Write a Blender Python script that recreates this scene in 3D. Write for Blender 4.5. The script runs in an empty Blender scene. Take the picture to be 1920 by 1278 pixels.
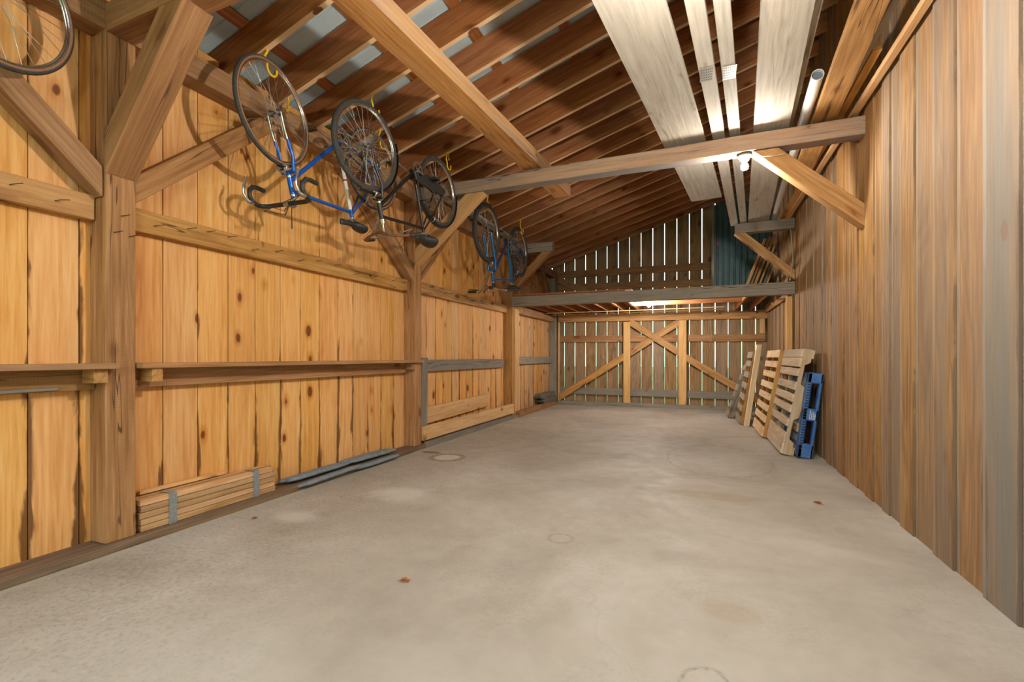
import bpy, math, random
from mathutils import Vector, Matrix, Euler
random.seed(7)
R = math.radians
SC = bpy.context.scene
COL = SC.collection

# ------------------------------------------------------------------ camera
cam = bpy.data.cameras.new('camera')
cam.sensor_width = 36.0
cam.lens = 870 / 1920 * 36.0
cam.shift_y = 30 / 1920
cam.clip_start = 0.05
camo = bpy.data.objects.new('camera', cam)
camo.location = (0, 0, 1.07)
camo.rotation_euler = (R(90), 0, math.atan(348 / 870))
COL.objects.link(camo)
SC.camera = camo

# ------------------------------------------------------------------ world: daylight sky above foliage
W = bpy.data.worlds.new('daylight')
SC.world = W
W.use_nodes = True
wn = W.node_tree
wn.nodes.clear()
wo = wn.nodes.new('ShaderNodeOutputWorld')
wb = wn.nodes.new('ShaderNodeBackground')
wtc = wn.nodes.new('ShaderNodeTexCoord')
wsep = wn.nodes.new('ShaderNodeSeparateXYZ')
wnoise = wn.nodes.new('ShaderNodeTexNoise'); wnoise.inputs['Scale'].default_value = 9; wnoise.inputs['Detail'].default_value = 5
wadd = wn.nodes.new('ShaderNodeMath'); wadd.operation = 'MULTIPLY_ADD'
wadd.inputs[1].default_value = 0.55; wadd.inputs[2].default_value = -0.27
wsum = wn.nodes.new('ShaderNodeMath'); wsum.operation = 'ADD'
wr = wn.nodes.new('ShaderNodeValToRGB')
wr.color_ramp.elements[0].position = 0.0; wr.color_ramp.elements[0].color = (0.30, 0.62, 0.38, 1)
wr.color_ramp.elements[1].position = 0.30; wr.color_ramp.elements[1].color = (0.80, 0.93, 1.0, 1)
e_ = wr.color_ramp.elements.new(0.10); e_.color = (0.70, 0.90, 0.78, 1)
wn.links.new(wtc.outputs['Generated'], wsep.inputs[0])
wn.links.new(wtc.outputs['Generated'], wnoise.inputs['Vector'])
wn.links.new(wnoise.outputs['Fac'], wadd.inputs[0])
wn.links.new(wsep.outputs['Z'], wsum.inputs[0])
wn.links.new(wadd.outputs[0], wsum.inputs[1])
wn.links.new(wsum.outputs[0], wr.inputs[0])
wn.links.new(wr.outputs[0], wb.inputs[0])
wb.inputs[1].default_value = 3.6
wn.links.new(wb.outputs[0], wo.inputs[0])

# ------------------------------------------------------------------ exposure
SC.view_settings.view_transform = 'Standard'
SC.view_settings.look = 'None'
SC.view_settings.exposure = 0.06
SC.view_settings.gamma = 1.0
SC.view_settings.use_curve_mapping = False
LAMP_WATTS = 118.0
SC.cycles.caustics_reflective = False
SC.cycles.caustics_refractive = False
SC.cycles.max_bounces = 8

# ================================================================== materials
def lin(c):
    if isinstance(c, str):
        c = [int(c[i:i + 2], 16) / 255 for i in (0, 2, 4)]
    return tuple((x / 12.92 if x <= .04045 else ((x + .055) / 1.055) ** 2.4) for x in c) + (1,)

class NT:
    def __init__(s, name):
        s.m = bpy.data.materials.new(name); s.m.use_nodes = True
        s.t = s.m.node_tree; s.t.nodes.clear()
        s.out = s.n('ShaderNodeOutputMaterial'); s.b = s.n('ShaderNodeBsdfPrincipled')
        s.l(s.b.outputs[0], s.out.inputs[0])
    def n(s, k, **kw):
        x = s.t.nodes.new(k)
        for a, v in kw.items(): setattr(x, a, v)
        return x
    def l(s, a, b): s.t.links.new(a, b)
    def put(s, v, sock):
        if isinstance(v, bpy.types.NodeSocket): s.l(v, sock)
        elif v is not None: sock.default_value = v
    def math(s, op, a, b=None, c=None, clamp=False):
        x = s.n('ShaderNodeMath', operation=op, use_clamp=clamp)
        s.put(a, x.inputs[0]); s.put(b, x.inputs[1]); s.put(c, x.inputs[2])
        return x.outputs[0]
    def vmul(s, v, k):
        x = s.n('ShaderNodeVectorMath', operation='MULTIPLY'); s.put(v, x.inputs[0]); x.inputs[1].default_value = k
        return x.outputs[0]
    def noise(s, v, scale=1, detail=4, rough=.55, dist=0.0):
        x = s.n('ShaderNodeTexNoise'); s.put(v, x.inputs['Vector'])
        x.inputs['Scale'].default_value = scale; x.inputs['Detail'].default_value = detail
        x.inputs['Roughness'].default_value = rough; x.inputs['Distortion'].default_value = dist
        return x.outputs['Fac']
    def rng(s, v, a, b, c=0.0, d=1.0, smooth=False):
        x = s.n('ShaderNodeMapRange'); x.interpolation_type = 'SMOOTHSTEP' if smooth else 'LINEAR'
        s.put(v, x.inputs[0])
        for i, q in enumerate((a, b, c, d)): s.put(q, x.inputs[i + 1])
        return x.outputs[0]
    def mix(s, f, a, b, mode='MIX'):
        x = s.n('ShaderNodeMix', data_type='RGBA', blend_type=mode)
        s.put(f, x.inputs[0]); s.put(a, x.inputs[6]); s.put(b, x.inputs[7])
        return x.outputs[2]
    def ramp(s, f, stops):
        x = s.n('ShaderNodeValToRGB'); s.l(f, x.inputs[0]); e = x.color_ramp.elements
        e[0].position, e[0].color = stops[0]; e[1].position, e[1].color = stops[-1]
        for p, c in stops[1:-1]:
            q = e.new(p); q.color = c
        return x.outputs[0]
    def bump(s, h, st=.3, dist=.01):
        x = s.n('ShaderNodeBump'); x.inputs['Strength'].default_value = st; x.inputs['Distance'].default_value = dist
        s.l(h, x.inputs['Height']); s.l(x.outputs[0], s.b.inputs['Normal'])

def wood(name, light, mid, dark, knot=.5, kcol='5a2a14', gray=0.0, gcol='8a8378', seam=0.0, saw=0.0,
         var=.18, rough=.72, fig=.35, bump=.35, kd=.55, gvar=0.0, scol='4a2a12', spec=.3, edge=0.0, pale=None, crack=0.0):
    t = NT(name)
    A = t.n('ShaderNodeAttribute', attribute_name='wc').outputs['Vector']
    N = t.n('ShaderNodeAttribute', attribute_name='wn').outputs['Vector']
    sp = t.n('ShaderNodeSeparateXYZ'); t.l(N, sp.inputs[0]); an, ln, rnd = sp.outputs
    n1 = t.noise(t.vmul(A, (2.0, 42, 42)), 1, 5, .65, .35)
    n2 = t.noise(t.vmul(A, (.7, 4, 4)), 1, 3, .5, .4)
    n3 = t.noise(t.vmul(A, (.45, 3.6, 3.6)), 1, 2, .45, .9)
    fg = t.math('SINE', t.math('MULTIPLY', n3, 62.0))
    fg = t.math('MULTIPLY_ADD', fg, .5, .5)
    vo = t.n('ShaderNodeTexVoronoi'); vo.inputs['Scale'].default_value = 1.0
    vd = t.n('ShaderNodeVectorMath', operation='ADD'); t.l(t.vmul(A, (3.4, 6.2, 6.2)), vd.inputs[0])
    wob = t.n('ShaderNodeTexNoise'); wob.inputs['Scale'].default_value = 9; t.l(A, wob.inputs['Vector'])
    t.l(t.vmul(wob.outputs['Color'], (.10, .10, .10)), vd.inputs[1]); t.l(vd.outputs[0], vo.inputs['Vector'])
    dk = vo.outputs['Distance']
    cs = t.n('ShaderNodeSeparateXYZ'); t.l(vo.outputs['Color'], cs.inputs[0])
    pick = t.math('GREATER_THAN', cs.outputs[0], 1 - kd)
    siz = t.math('MULTIPLY_ADD', cs.outputs[1], .13, .05)
    km = t.math('MULTIPLY', t.rng(t.math('SUBTRACT', dk, siz), .03, -.015, 0, 1, True), pick)
    halo = t.math('MULTIPLY', t.rng(t.math('SUBTRACT', dk, siz), .20, .0, 0, 1, True), pick)
    f = t.math('ADD', t.math('MULTIPLY', n1, .62), t.math('MULTIPLY_ADD', n2, .28, .05))
    f = t.math('ADD', f, t.math('MULTIPLY', t.math('SUBTRACT', fg, .5), fig * .20))
    f = t.math('ADD', f, t.math('MULTIPLY', halo, .16 * knot))
    c = t.ramp(f, [(.34, lin(light)), (.51, lin(mid)), (.70, lin(dark))])
    # weathering to grey in long streaks
    if gray > 0 or gvar > 0:
        n4 = t.noise(t.vmul(A, (.5, 7, 7)), 1, 4, .6, .3)
        g0 = t.math('ADD', t.math('MULTIPLY', t.math('SUBTRACT', rnd, .5), gvar * 2), gray)
        gm = t.math('ADD', g0, t.math('MULTIPLY', t.math('SUBTRACT', n4, .5), 1.6), clamp=True)
        gc = t.mix(n1, lin(gcol), lin('4f4740'))
        gc = t.mix(.45, lin(gcol), gc)
        c = t.mix(gm, c, gc)
    if seam > 0:
        ab = t.math('ABSOLUTE', an)
        n5 = t.noise(t.vmul(A, (1.6, 9, 9)), 1, 4, .6, .8)
        low = t.rng(ln, .0, .45, .55, .0)
        sm = t.math('ADD', t.rng(ab, .55, 1.0, -.55, .38), t.math('MULTIPLY', t.math('SUBTRACT', n5, .5), 2.6))
        sm = t.math('ADD', t.math('ADD', sm, low), t.math('MULTIPLY_ADD', rnd, .36, -.24))
        sm = t.math('MULTIPLY', t.rng(sm, .38, .72, 0, 1, True), seam)
        c = t.mix(sm, c, lin(scol))
    if edge > 0:
        em = t.math('MULTIPLY', t.rng(t.math('ADD', an, t.math('MULTIPLY', t.math('SUBTRACT', n2, .5), .5)), .74, .86, 0, 1, True), edge)
        c = t.mix(em, c, lin('a29a90'))
    if crack > 0:
        n6 = t.noise(t.vmul(A, (.35, 7, 7)), 1, 3, .5, .6)
        ck = t.rng(t.math('ABSOLUTE', t.math('SUBTRACT', n6, .5)), .0085, .002, 0, 1, True)
        ck = t.math('MULTIPLY', ck, t.rng(n2, .45, .58, 0, crack, True))
        c = t.mix(ck, c, lin('2e1e14'))
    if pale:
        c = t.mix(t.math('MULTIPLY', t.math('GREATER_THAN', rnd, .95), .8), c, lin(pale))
    kc = t.mix(n1, lin(kcol), lin('8a4a20'))
    c = t.mix(t.math('MULTIPLY', km, knot), c, kc)
    hs = t.n('ShaderNodeHueSaturation')
    t.l(t.math('MULTIPLY_ADD', t.math('SUBTRACT', rnd, .5), var * 2, 1.0), hs.inputs['Value'])
    t.l(t.math('MULTIPLY_ADD', t.math('SINE', t.math('MULTIPLY', rnd, 47.0)), .05, 1.0), hs.inputs['Saturation'])
    t.l(t.math('MULTIPLY_ADD', t.math('SINE', t.math('MULTIPLY', rnd, 91.0)), .0025, .5), hs.inputs['Hue'])
    t.l(c, hs.inputs['Color'])
    t.l(hs.outputs[0], t.b.inputs['Base Color'])
    t.b.inputs['Roughness'].default_value = rough
    t.b.inputs['Specular IOR Level'].default_value = spec
    hgt = n1
    if saw > 0:
        sa = t.n('ShaderNodeSeparateXYZ'); t.l(A, sa.inputs[0])
        q = t.math('ADD', t.math('MULTIPLY', sa.outputs[0], 420.0), t.math('MULTIPLY', sa.outputs[1], 90.0))
        q = t.math('MULTIPLY', t.math('SINE', q), saw * .22)
        hgt = t.math('ADD', n1, t.math('MULTIPLY', q, n2))
    t.bump(hgt, bump, .006)
    return t.m

def plain(name, col, rough=.5, metal=0.0, var=0.0, vscale=20, col2=None, bump=0, spec=.5):
    t = NT(name)
    if var > 0 or col2:
        tc = t.n('ShaderNodeTexCoord')
        nz = t.noise(tc.outputs['Object'], vscale, 5, .6)
        c = t.mix(t.rng(nz, .35, .7), lin(col), lin(col2 or col))
        if var > 0: c = t.mix(var, c, t.mix(nz, (0, 0, 0, 1), (1, 1, 1, 1)), 'OVERLAY')
        t.l(c, t.b.inputs['Base Color'])
        if bump: t.bump(nz, bump, .005)
    else:
        t.b.inputs['Base Color'].default_value = lin(col)
    t.b.inputs['Roughness'].default_value = rough
    t.b.inputs['Metallic'].default_value = metal
    t.b.inputs['Specular IOR Level'].default_value = spec
    return t.m

def emit(name, col, st):
    t = NT(name); t.b.inputs['Base Color'].default_value = (0.8, 0.8, 0.8, 1)
    t.b.inputs['Emission Color'].default_value = col; t.b.inputs['Emission Strength'].default_value = st
    return t.m

M = {}
M['pine'] = wood('pine_boards', 'edbd80', 'e0a562', 'c48242', knot=.95, kcol='5c2812', seam=.85, var=.08, kd=.6, fig=.16, rough=.6, scol='5a3418')
M['timber'] = wood('rough_timber', 'b68c60', '9c7048', '744e2e', knot=.7, kcol='4a2c1c', saw=.6, var=.12, kd=.35, fig=.25, bump=.5, crack=.8)
M['timber_b'] = wood('golden_timber', 'cc9e68', 'b4844e', '865a2e', knot=.8, kcol='5a2c18', saw=.4, var=.12, kd=.4, fig=.3, bump=.4, crack=.8)
M['timber_g'] = wood('grey_timber', 'a39888', '8a7e6f', '645b50', knot=.5, gray=.5, gcol='8f877c', saw=.7, var=.12, kd=.3, bump=.6, crack=.8)
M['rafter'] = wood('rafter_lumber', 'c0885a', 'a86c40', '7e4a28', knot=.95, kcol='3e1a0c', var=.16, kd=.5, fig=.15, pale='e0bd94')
M['barn'] = wood('barn_siding', 'bd925c', 'a07444', '704e2a', knot=.35, kcol='6a3c20', gray=.30, gcol='847d73', gvar=.50, seam=.55, var=.10, kd=.16, fig=.4, edge=.5, scol='5a4636', bump=.5)
M['gable'] = wood('gable_boards', 'b39068', '9a7650', '6a5036', knot=.8, kcol='3e2214', gray=.15, gvar=.25, gcol='7d7268', seam=.5, var=.18, kd=.5, fig=.5, scol='3a2a1e')
M['timber_mix'] = wood('part_weathered_timber', 'd6a26a', 'c08c54', '8d5f34', knot=.7, kcol='6a3a20', gray=0.0, gvar=1.0, gcol='888a8c', saw=.5, var=.06, kd=.35, fig=.2, bump=.5, crack=.8)
M['plank'] = wood('pale_plank', 'bdb2a0', 'aa9f8d', '867a6a', knot=.3, kcol='6d5a44', gray=.35, gcol='a8a194', saw=.9, var=.08, kd=.2, bump=.6, crack=.35)
M['newpine'] = wood('new_pine', 'e6bd88', 'd9a970', 'bd8850', knot=.7, kcol='7a4522', var=.08, kd=.3, fig=.3, rough=.6)
M['stake'] = wood('stake_wood', 'd4ae80', 'bd9266', '8f6742', knot=.6, kcol='6a3a20', var=.22, kd=.25, fig=.5)
M['palletd'] = wood('pallet_deck_wood', 'dcc6a8', 'c9b192', 'a48c6c', knot=.4, gray=.1, gcol='b8ac9c', saw=.3, var=.10, kd=.2)
M['lathw'] = wood('pale_lath', 'ead6b4', 'dcc49c', 'bea074', knot=.3, var=.14, kd=.2, fig=.2)
M['palletw'] = wood('pallet_wood', 'cdb496', 'b89c7c', '937658', knot=.4, gray=.1, gcol='b0a290', gvar=.15, saw=.4, var=.12, kd=.2)
M['palletn'] = wood('fresh_pallet_wood', 'f0d6ae', 'e2c296', 'be966a', knot=.4, var=.10, kd=.2)
M['palletg'] = wood('weathered_pallet_wood', 'bdaa94', 'a4917b', '75665a', knot=.3, gray=.6, gcol='a39a8c', var=.14, kd=.2)
M['sill'] = wood('sill_wood', '8f7254', '745a42', '4e3c2c', knot=.3, gray=.15, gcol='6a6056', saw=.5, var=.08, kd=.2)
M['shelf'] = wood('shelf_board', 'c8935a', 'a87848', '7c5636', knot=.5, gray=.1, gcol='8a7a68', var=.1, kd=.3)
M['galv'] = plain('galvanised_roofing', 'cfe0e4', .45, .05, .10, 6, 'bed2d6')
M['darkmetal'] = plain('green_grey_siding', '3c4e50', .42, .5, .1, 8, '44565a')
M['pvc'] = plain('white_pvc', 'd6d5d0', .35)
M['pvcin'] = plain('pipe_inside', '5c6470', .6)
M['steel'] = plain('brushed_steel', 'b4b2ac', .32, .9)
M['chrome'] = plain('chrome', 'd0cfca', .16, 1.0)
M['dullsteel'] = plain('dull_steel', '7e7a72', .45, .8, .1, 40, '5f5850')
M['rust'] = plain('rusty_steel', '6a4430', .75, .3, .1, 60, '8c5a38')
M['rubber'] = plain('tyre_rubber', '34322f', .75, 0, .1, 60, '43403b')
M['tan'] = plain('tan_sidewall', '9a6e4c', .7, 0, .1, 60, '7c5a42')
M['blue'] = plain('blue_frame_paint', '1c58b4', .28, .25)
M['blue2'] = plain('metallic_teal_paint', '1f6fae', .28, .5)
M['violet'] = plain('violet_frame_paint', '4a4a86', .3, .5)
M['black'] = plain('black_paint', '1d1d1e', .35)
M['blackm'] = plain('black_plastic', '242324', .5, 0, .1, 30, '302f30')
M['yellow'] = plain('yellow_vinyl', 'f0c010', .35)
M['white'] = plain('white_label', 'd8d4cc', .6)
M['red'] = plain('red_band', '8a2030', .4)
M['porc'] = plain('porcelain', 'c8c2b4', .35)
M['tape'] = plain('duct_tape', '8a9092', .38, .3, .1, 50, '9aa0a2')
M['bluepl'] = plain('blue_plastic', '35609c', .42, 0, .12, 14, '4a74ac', .2)
M['grayrub'] = plain('grey_canvas', '6f7880', .75, 0, .15, 18, '848c92', .5)
M['slate'] = plain('grey_slate', '5c5a52', .85, 0, .2, 12, '74705f', .6)
M['leaf'] = plain('dry_leaf', 'a8602c', .8, 0, .1, 40, '8a4a20')
M['nail'] = plain('rusty_nail', '4a3226', .7, .4)
M['cord'] = plain('white_cord', 'b0a894', .7)
M['bulb'] = emit('lit_bulb_glass', (1.0, 0.84, 0.62, 1), 1.0)

def osb():
    t = NT('strand_board'); tc = t.n('ShaderNodeTexCoord')
    v = t.n('ShaderNodeTexVoronoi'); v.inputs['Scale'].default_value = 22
    nz = t.n('ShaderNodeTexNoise'); nz.inputs['Scale'].default_value = 9; t.l(tc.outputs['Object'], nz.inputs['Vector'])
    ad = t.n('ShaderNodeVectorMath', operation='MULTIPLY_ADD'); t.l(nz.outputs['Color'], ad.inputs[0]); ad.inputs[1].default_value = (.25, .25, .25)
    t.l(tc.outputs['Object'], ad.inputs[2]); t.l(ad.outputs[0], v.inputs['Vector'])
    s = t.n('ShaderNodeSeparateXYZ'); t.l(v.outputs['Color'], s.inputs[0])
    c = t.ramp(s.outputs[0], [(0, lin('8a5428')), (.5, lin('c48444')), (1, lin('e0a868'))])
    t.l(c, t.b.inputs['Base Color']); t.b.inputs['Roughness'].default_value = .7
    return t.m
M['osb'] = osb()

def concrete():
    t = NT('concrete_slab')
    tc = t.n('ShaderNodeTexCoord'); O = tc.outputs['Object']
    a = t.noise(O, .9, 5, .6, .6); b = t.noise(O, 7, 6, .65); cc = t.noise(t.vmul(O, (1.0, 1.0, 1.0)), 42, 5, .7)
    c = t.ramp(a, [(.32, lin('a0978a')), (.5, lin('b0a89b')), (.68, lin('bfb9ae'))])
    c = t.mix(t.rng(b, .35, .75, 0, .22), c, lin('8d8370'))
    # pitted speckle, heavier towards the left wall
    sx = t.n('ShaderNodeSeparateXYZ'); t.l(O, sx.inputs[0])
    left = t.rng(sx.outputs[0], -1.0, -2.6, 0, 1, True)
    patch = t.rng(t.noise(O, 1.3, 3, .5, .4), .44, .6, 0, 1, True)
    lm = t.math('MAXIMUM', t.math('MULTIPLY', left, .9), t.math('MULTIPLY', patch, .32))
    sp = t.rng(cc, .50, .62, 0, 1, True)
    c = t.mix(t.math('MULTIPLY', t.math('MULTIPLY', sp, lm), .38), c, lin('6f675a'))
    c = t.mix(t.math('MULTIPLY', t.rng(cc, .42, .32, 0, 1, True), t.math('MULTIPLY', lm, .6)), c, lin('d2ccbe'))
    def spot(x, y, rx, ry, w=0.0):
        m = t.n('ShaderNodeMapping'); m.inputs['Location'].default_value = (-x / rx, -y / ry, 0)
        m.inputs['Scale'].default_value = (1 / rx, 1 / ry, 0); t.l(O, m.inputs['Vector'])
        L = t.n('ShaderNodeVectorMath', operation='LENGTH'); t.l(m.outputs[0], L.inputs[0])
        return t.math('ADD', L.outputs['Value'], t.math('MULTIPLY', t.math('SUBTRACT', b, .5), w))
    def ring(c, d, w, col, k):
        q = t.rng(t.math('ABSOLUTE', t.math('SUBTRACT', d, 1.0)), w, 0, 0, 1, True)
        q = t.math('MULTIPLY', q, t.rng(cc, .38, .62, .2, 1))
        return t.mix(t.math('MULTIPLY', q, k), c, lin(col))
    d = spot(-2.48, 4.34, .13, .13, .35); c = t.mix(t.rng(d, 1.1, .85, 0, .85, True), c, lin('ccc6b8'))
    c = ring(c, spot(-2.48, 4.34, .17, .17, .5), .30, '6e5638', .9)
    c = t.mix(t.rng(spot(-2.78, 4.5, .13, .06, .5), 1.1, .8, 0, .75, True), c, lin('6a5138'))
    c = ring(c, spot(.03, 1.60, .085, .13, .5), .14, '6f6858', .65)
    c = t.mix(t.rng(spot(.03, 1.60, .05, .06, .4), 1.2, .1, 0, .55, True), c, lin('d8d4c8'))
    c = t.mix(t.rng(spot(.12, 2.15, .15, .11, 1.2), 1.0, .5, 0, .28, True), c, lin('94805e'))
    c = ring(c, spot(-.75, 2.65, .07, .07, .5), .30, '8d7a54', .6)
    c = t.mix(t.rng(spot(.12, 3.9, .42, .13, .7), 1.1, .6, 0, .5, True), c, lin('9d8e6c'))
    c = ring(c, spot(.20, 5.3, .50, .75, .3), .035, '7d7464', .6)
    c = t.mix(t.rng(spot(-2.15, 3.05, .30, .22, .8), 1.2, .3, 0, .6, True), c, lin('d6d2c8'))
    c = t.mix(t.rng(spot(-2.5, 2.35, .20, .12, .8), 1.2, .3, 0, .5, True), c, lin('d6d2c8'))
    # edge of the slab
    c = t.mix(t.rng(sx.outputs[0], -2.86, -2.97, 0, .45, True), c, lin('c9bfa4'))
    # fine cracks
    v = t.n('ShaderNodeTexVoronoi', feature='DISTANCE_TO_EDGE'); v.inputs['Scale'].default_value = .45
    nz = t.n('ShaderNodeTexNoise'); nz.inputs['Scale'].default_value = 2.2; t.l(O, nz.inputs['Vector'])
    ad = t.n('ShaderNodeVectorMath', operation='MULTIPLY_ADD'); t.l(nz.outputs['Color'], ad.inputs[0]); ad.inputs[1].default_value = (.5, .5, .5)
    t.l(O, ad.inputs[2]); t.l(ad.outputs[0], v.inputs['Vector'])
    c = t.mix(t.rng(v.outputs['Distance'], .003, .0, 0, .12), c, lin('7a705f'))
    t.l(c, t.b.inputs['Base Color'])
    t.l(t.rng(b, .3, .7, .5, .75), t.b.inputs['Roughness'])
    t.b.inputs['Specular IOR Level'].default_value = .35
    t.bump(t.math('ADD', t.math('MULTIPLY', cc, .5), b), .25, .006)
    return t.m
M['concrete'] = concrete()
M['grass'] = plain('grass_ground', '4f6a30', .9, 0, .2, 3, '6d7c40')

# ================================================================== mesh builder
class MB:
    def __init__(s): s.v = []; s.f = []; s.wc = []; s.wn = []; s.sm = []
    def quadbox(s, P, L, off, wd, rnd, facer=None):
        """P: rings of 4 points; L: length value per ring"""
        b = len(s.v); n = len(P)
        loc = [(-1, -1), (1, -1), (1, 1), (-1, 1)]
        for ring in P: s.v += [tuple(p) for p in ring]
        def co(i, k):
            a, d = loc[k]
            return (L[i] + off[0], a * wd[0] / 2 + off[1], d * wd[1] / 2 + off[2]), (a if wd[0] >= wd[1] else d, (L[i] - L[0]) / max(1e-6, L[-1] - L[0]), rnd)
        fs = []
        for i in range(n - 1):
            for k in range(4):
                k2 = (k + 1) % 4
                fs.append([(i, k), (i, k2), (i + 1, k2), (i + 1, k)])
        fs.append([(0, 3), (0, 2), (0, 1), (0, 0)]); fs.append([(n - 1, k) for k in range(4)])
        for q, f in enumerate(fs):
            s.f.append([b + i * 4 + k for i, k in f]); s.sm.append(False)
            for i, k in f:
                c, m = co(i, k)
                if facer and q < (n - 1) * 4 and (q % 4) in facer: m = (m[0], m[1], facer[q % 4])
                s.wc.append(c); s.wn.append(m)
    def beam(s, p0, p1, w, h, up=(0, 0, 1), segs=1, wob=0.0, cut0=None, cut1=None, rnd=None, facer=None):
        p0 = Vector(p0); p1 = Vector(p1); u = (p1 - p0); Ln = u.length; u.normalize()
        up = Vector(up); sd = u.cross(up).normalized(); uv = sd.cross(u).normalized()
        rnd = random.random() if rnd is None else rnd
        off = (random.uniform(0, 60), random.uniform(0, 60), random.uniform(0, 60))
        P = []; L = []
        for i in range(segs + 1):
            q = i / segs; c = p0 + u * (Ln * q)
            jw = [(1 + random.uniform(-wob, wob)) if wob else 1 for _ in range(4)]
            ring = []
            for k, (a, d) in enumerate([(-1, -1), (1, -1), (1, 1), (-1, 1)]):
                p = c + sd * (a * w / 2 * jw[k]) + uv * (d * h / 2 * jw[3 - k])
                for cut, ii in ((cut0, 0), (cut1, segs)):
                    if cut and i == ii:
                        cp, cn = Vector(cut[0]), Vector(cut[1]); dn = u.dot(cn)
                        if abs(dn) > 1e-5: p = p + u * ((cp - p).dot(cn) / dn)
                ring.append(p)
            P.append(ring); L.append(Ln * q)
        s.quadbox(P, L, off, (w, h), rnd, facer)
        return s
    def box(s, x0, x1, y0, y1, z0, z1, axis='z', rnd=None, segs=1, wob=0):
        cx, cy, cz = (x0 + x1) / 2, (y0 + y1) / 2, (z0 + z1) / 2
        if axis == 'z': return s.beam((cx, cy, z0), (cx, cy, z1), x1 - x0, y1 - y0, (0, 1, 0), segs, wob, rnd=rnd)
        if axis == 'y': return s.beam((cx, y0, cz), (cx, y1, cz), x1 - x0, z1 - z0, (0, 0, 1), segs, wob, rnd=rnd)
        return s.beam((x0, cy, cz), (x1, cy, cz), y1 - y0, z1 - z0, (0, 0, 1), segs, wob, rnd=rnd)
    def raw(s, vs, fs, smooth=False):
        b = len(s.v); s.v += [tuple(v) for v in vs]
        for f in fs:
            s.f.append([b + i for i in f]); s.sm.append(smooth)
            for i in f: s.wc.append(tuple(vs[i])); s.wn.append((0, .5, .5))
        return s
    def tube(s, pts, r, n=10, caps=True, closed=False, flat=None):
        pts = [Vector(p) for p in pts]; m = len(pts)
        rs = r if isinstance(r, (list, tuple)) else [r] * m
        vs = []; prev = None
        for i, p in enumerate(pts):
            if closed: d = pts[(i + 1) % m] - pts[i - 1]
            else: d = pts[min(i + 1, m - 1)] - pts[max(i - 1, 0)]
            d.normalize()
            if prev is None:
                a = Vector((0, 0, 1)) if abs(d.z) < .9 else Vector((1, 0, 0))
                e1 = d.cross(a).normalized()
            else:
                e1 = prev - d * prev.dot(d); e1.normalize()
            e2 = d.cross(e1); prev = e1
            for k in range(n):
                t = 2 * math.pi * k / n
                f2 = flat if flat else 1
                vs.append(p + e1 * (rs[i] * math.cos(t)) + e2 * (rs[i] * f2 * math.sin(t)))
        fs = []
        for i in range(m if closed else m - 1):
            j = (i + 1) % m
            for k in range(n): fs.append([i * n + k, i * n + (k + 1) % n, j * n + (k + 1) % n, j * n + k])
        s.raw(vs, fs, True)
        if caps and not closed:
            s.raw([vs[k] for k in range(n)], [list(range(n))[::-1]]); s.raw([vs[(m - 1) * n + k] for k in range(n)], [list(range(n))])
        return s
    def lathe(s, prof, n=24, ax='x', c=(0, 0, 0)):
        """prof: (pos along axis, radius)"""
        vs = []
        for a, r in prof:
            for k in range(n):
                t = 2 * math.pi * k / n; q = (r * math.cos(t), r * math.sin(t))
                p = {'x': (a, q[0], q[1]), 'y': (q[0], a, q[1]), 'z': (q[0], q[1], a)}[ax]
                vs.append((p[0] + c[0], p[1] + c[1], p[2] + c[2]))
        fs = [[i * n + k, i * n + (k + 1) % n, (i + 1) * n + (k + 1) % n, (i + 1) * n + k] for i in range(len(prof) - 1) for k in range(n)]
        fs.append(list(range(n))[::-1]); fs.append([(len(prof) - 1) * n + k for k in range(n)])
        return s.raw(vs, fs, True)
    def prism(s, poly, x0, x1, ax='y'):
        """poly of 2D points extruded along axis"""
        def p3(q, a): return {'y': (q[0], a, q[1]), 'x': (a, q[0], q[1]), 'z': (q[0], q[1], a)}[ax]
        n = len(poly); vs = [p3(q, x0) for q in poly] + [p3(q, x1) for q in poly]
        fs = [list(range(n))[::-1], [n + i for i in range(n)]] + [[i, (i + 1) % n, n + (i + 1) % n, n + i] for i in range(n)]
        b = len(s.v); off = (random.uniform(0, 60),) * 3; rnd = random.random()
        s.v += vs
        for f in fs:
            s.f.append([b + i for i in f]); s.sm.append(False)
            for i in f:
                v = vs[i]; s.wc.append((v[2] + off[0], v[0] + off[1], v[1] + off[2])); s.wn.append((0, .5, rnd))
        return s
    def build(s, name, mat, parent=None, bevel=0.0, autosm=True):
        me = bpy.data.meshes.new(name); me.from_pydata(s.v, [], s.f)
        a = me.attributes.new('wc', 'FLOAT_VECTOR', 'CORNER'); a.data.foreach_set('vector', [x for c in s.wc for x in c])
        a = me.attributes.new('wn', 'FLOAT_VECTOR', 'CORNER'); a.data.foreach_set('vector', [x for c in s.wn for x in c])
        me.polygons.foreach_set('use_smooth', s.sm); me.materials.append(mat)
        import bmesh
        bm = bmesh.new(); bm.from_mesh(me)
        bmesh.ops.recalc_face_normals(bm, faces=bm.faces); bm.to_mesh(me); bm.free()
        me.update()
        o = bpy.data.objects.new(name, me); COL.objects.link(o)
        if parent: o.parent = parent
        if bevel:
            m = o.modifiers.new('edge', 'BEVEL'); m.width = bevel; m.segments = 1; m.limit_method = 'ANGLE'; m.angle_limit = R(40)
        return o

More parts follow.
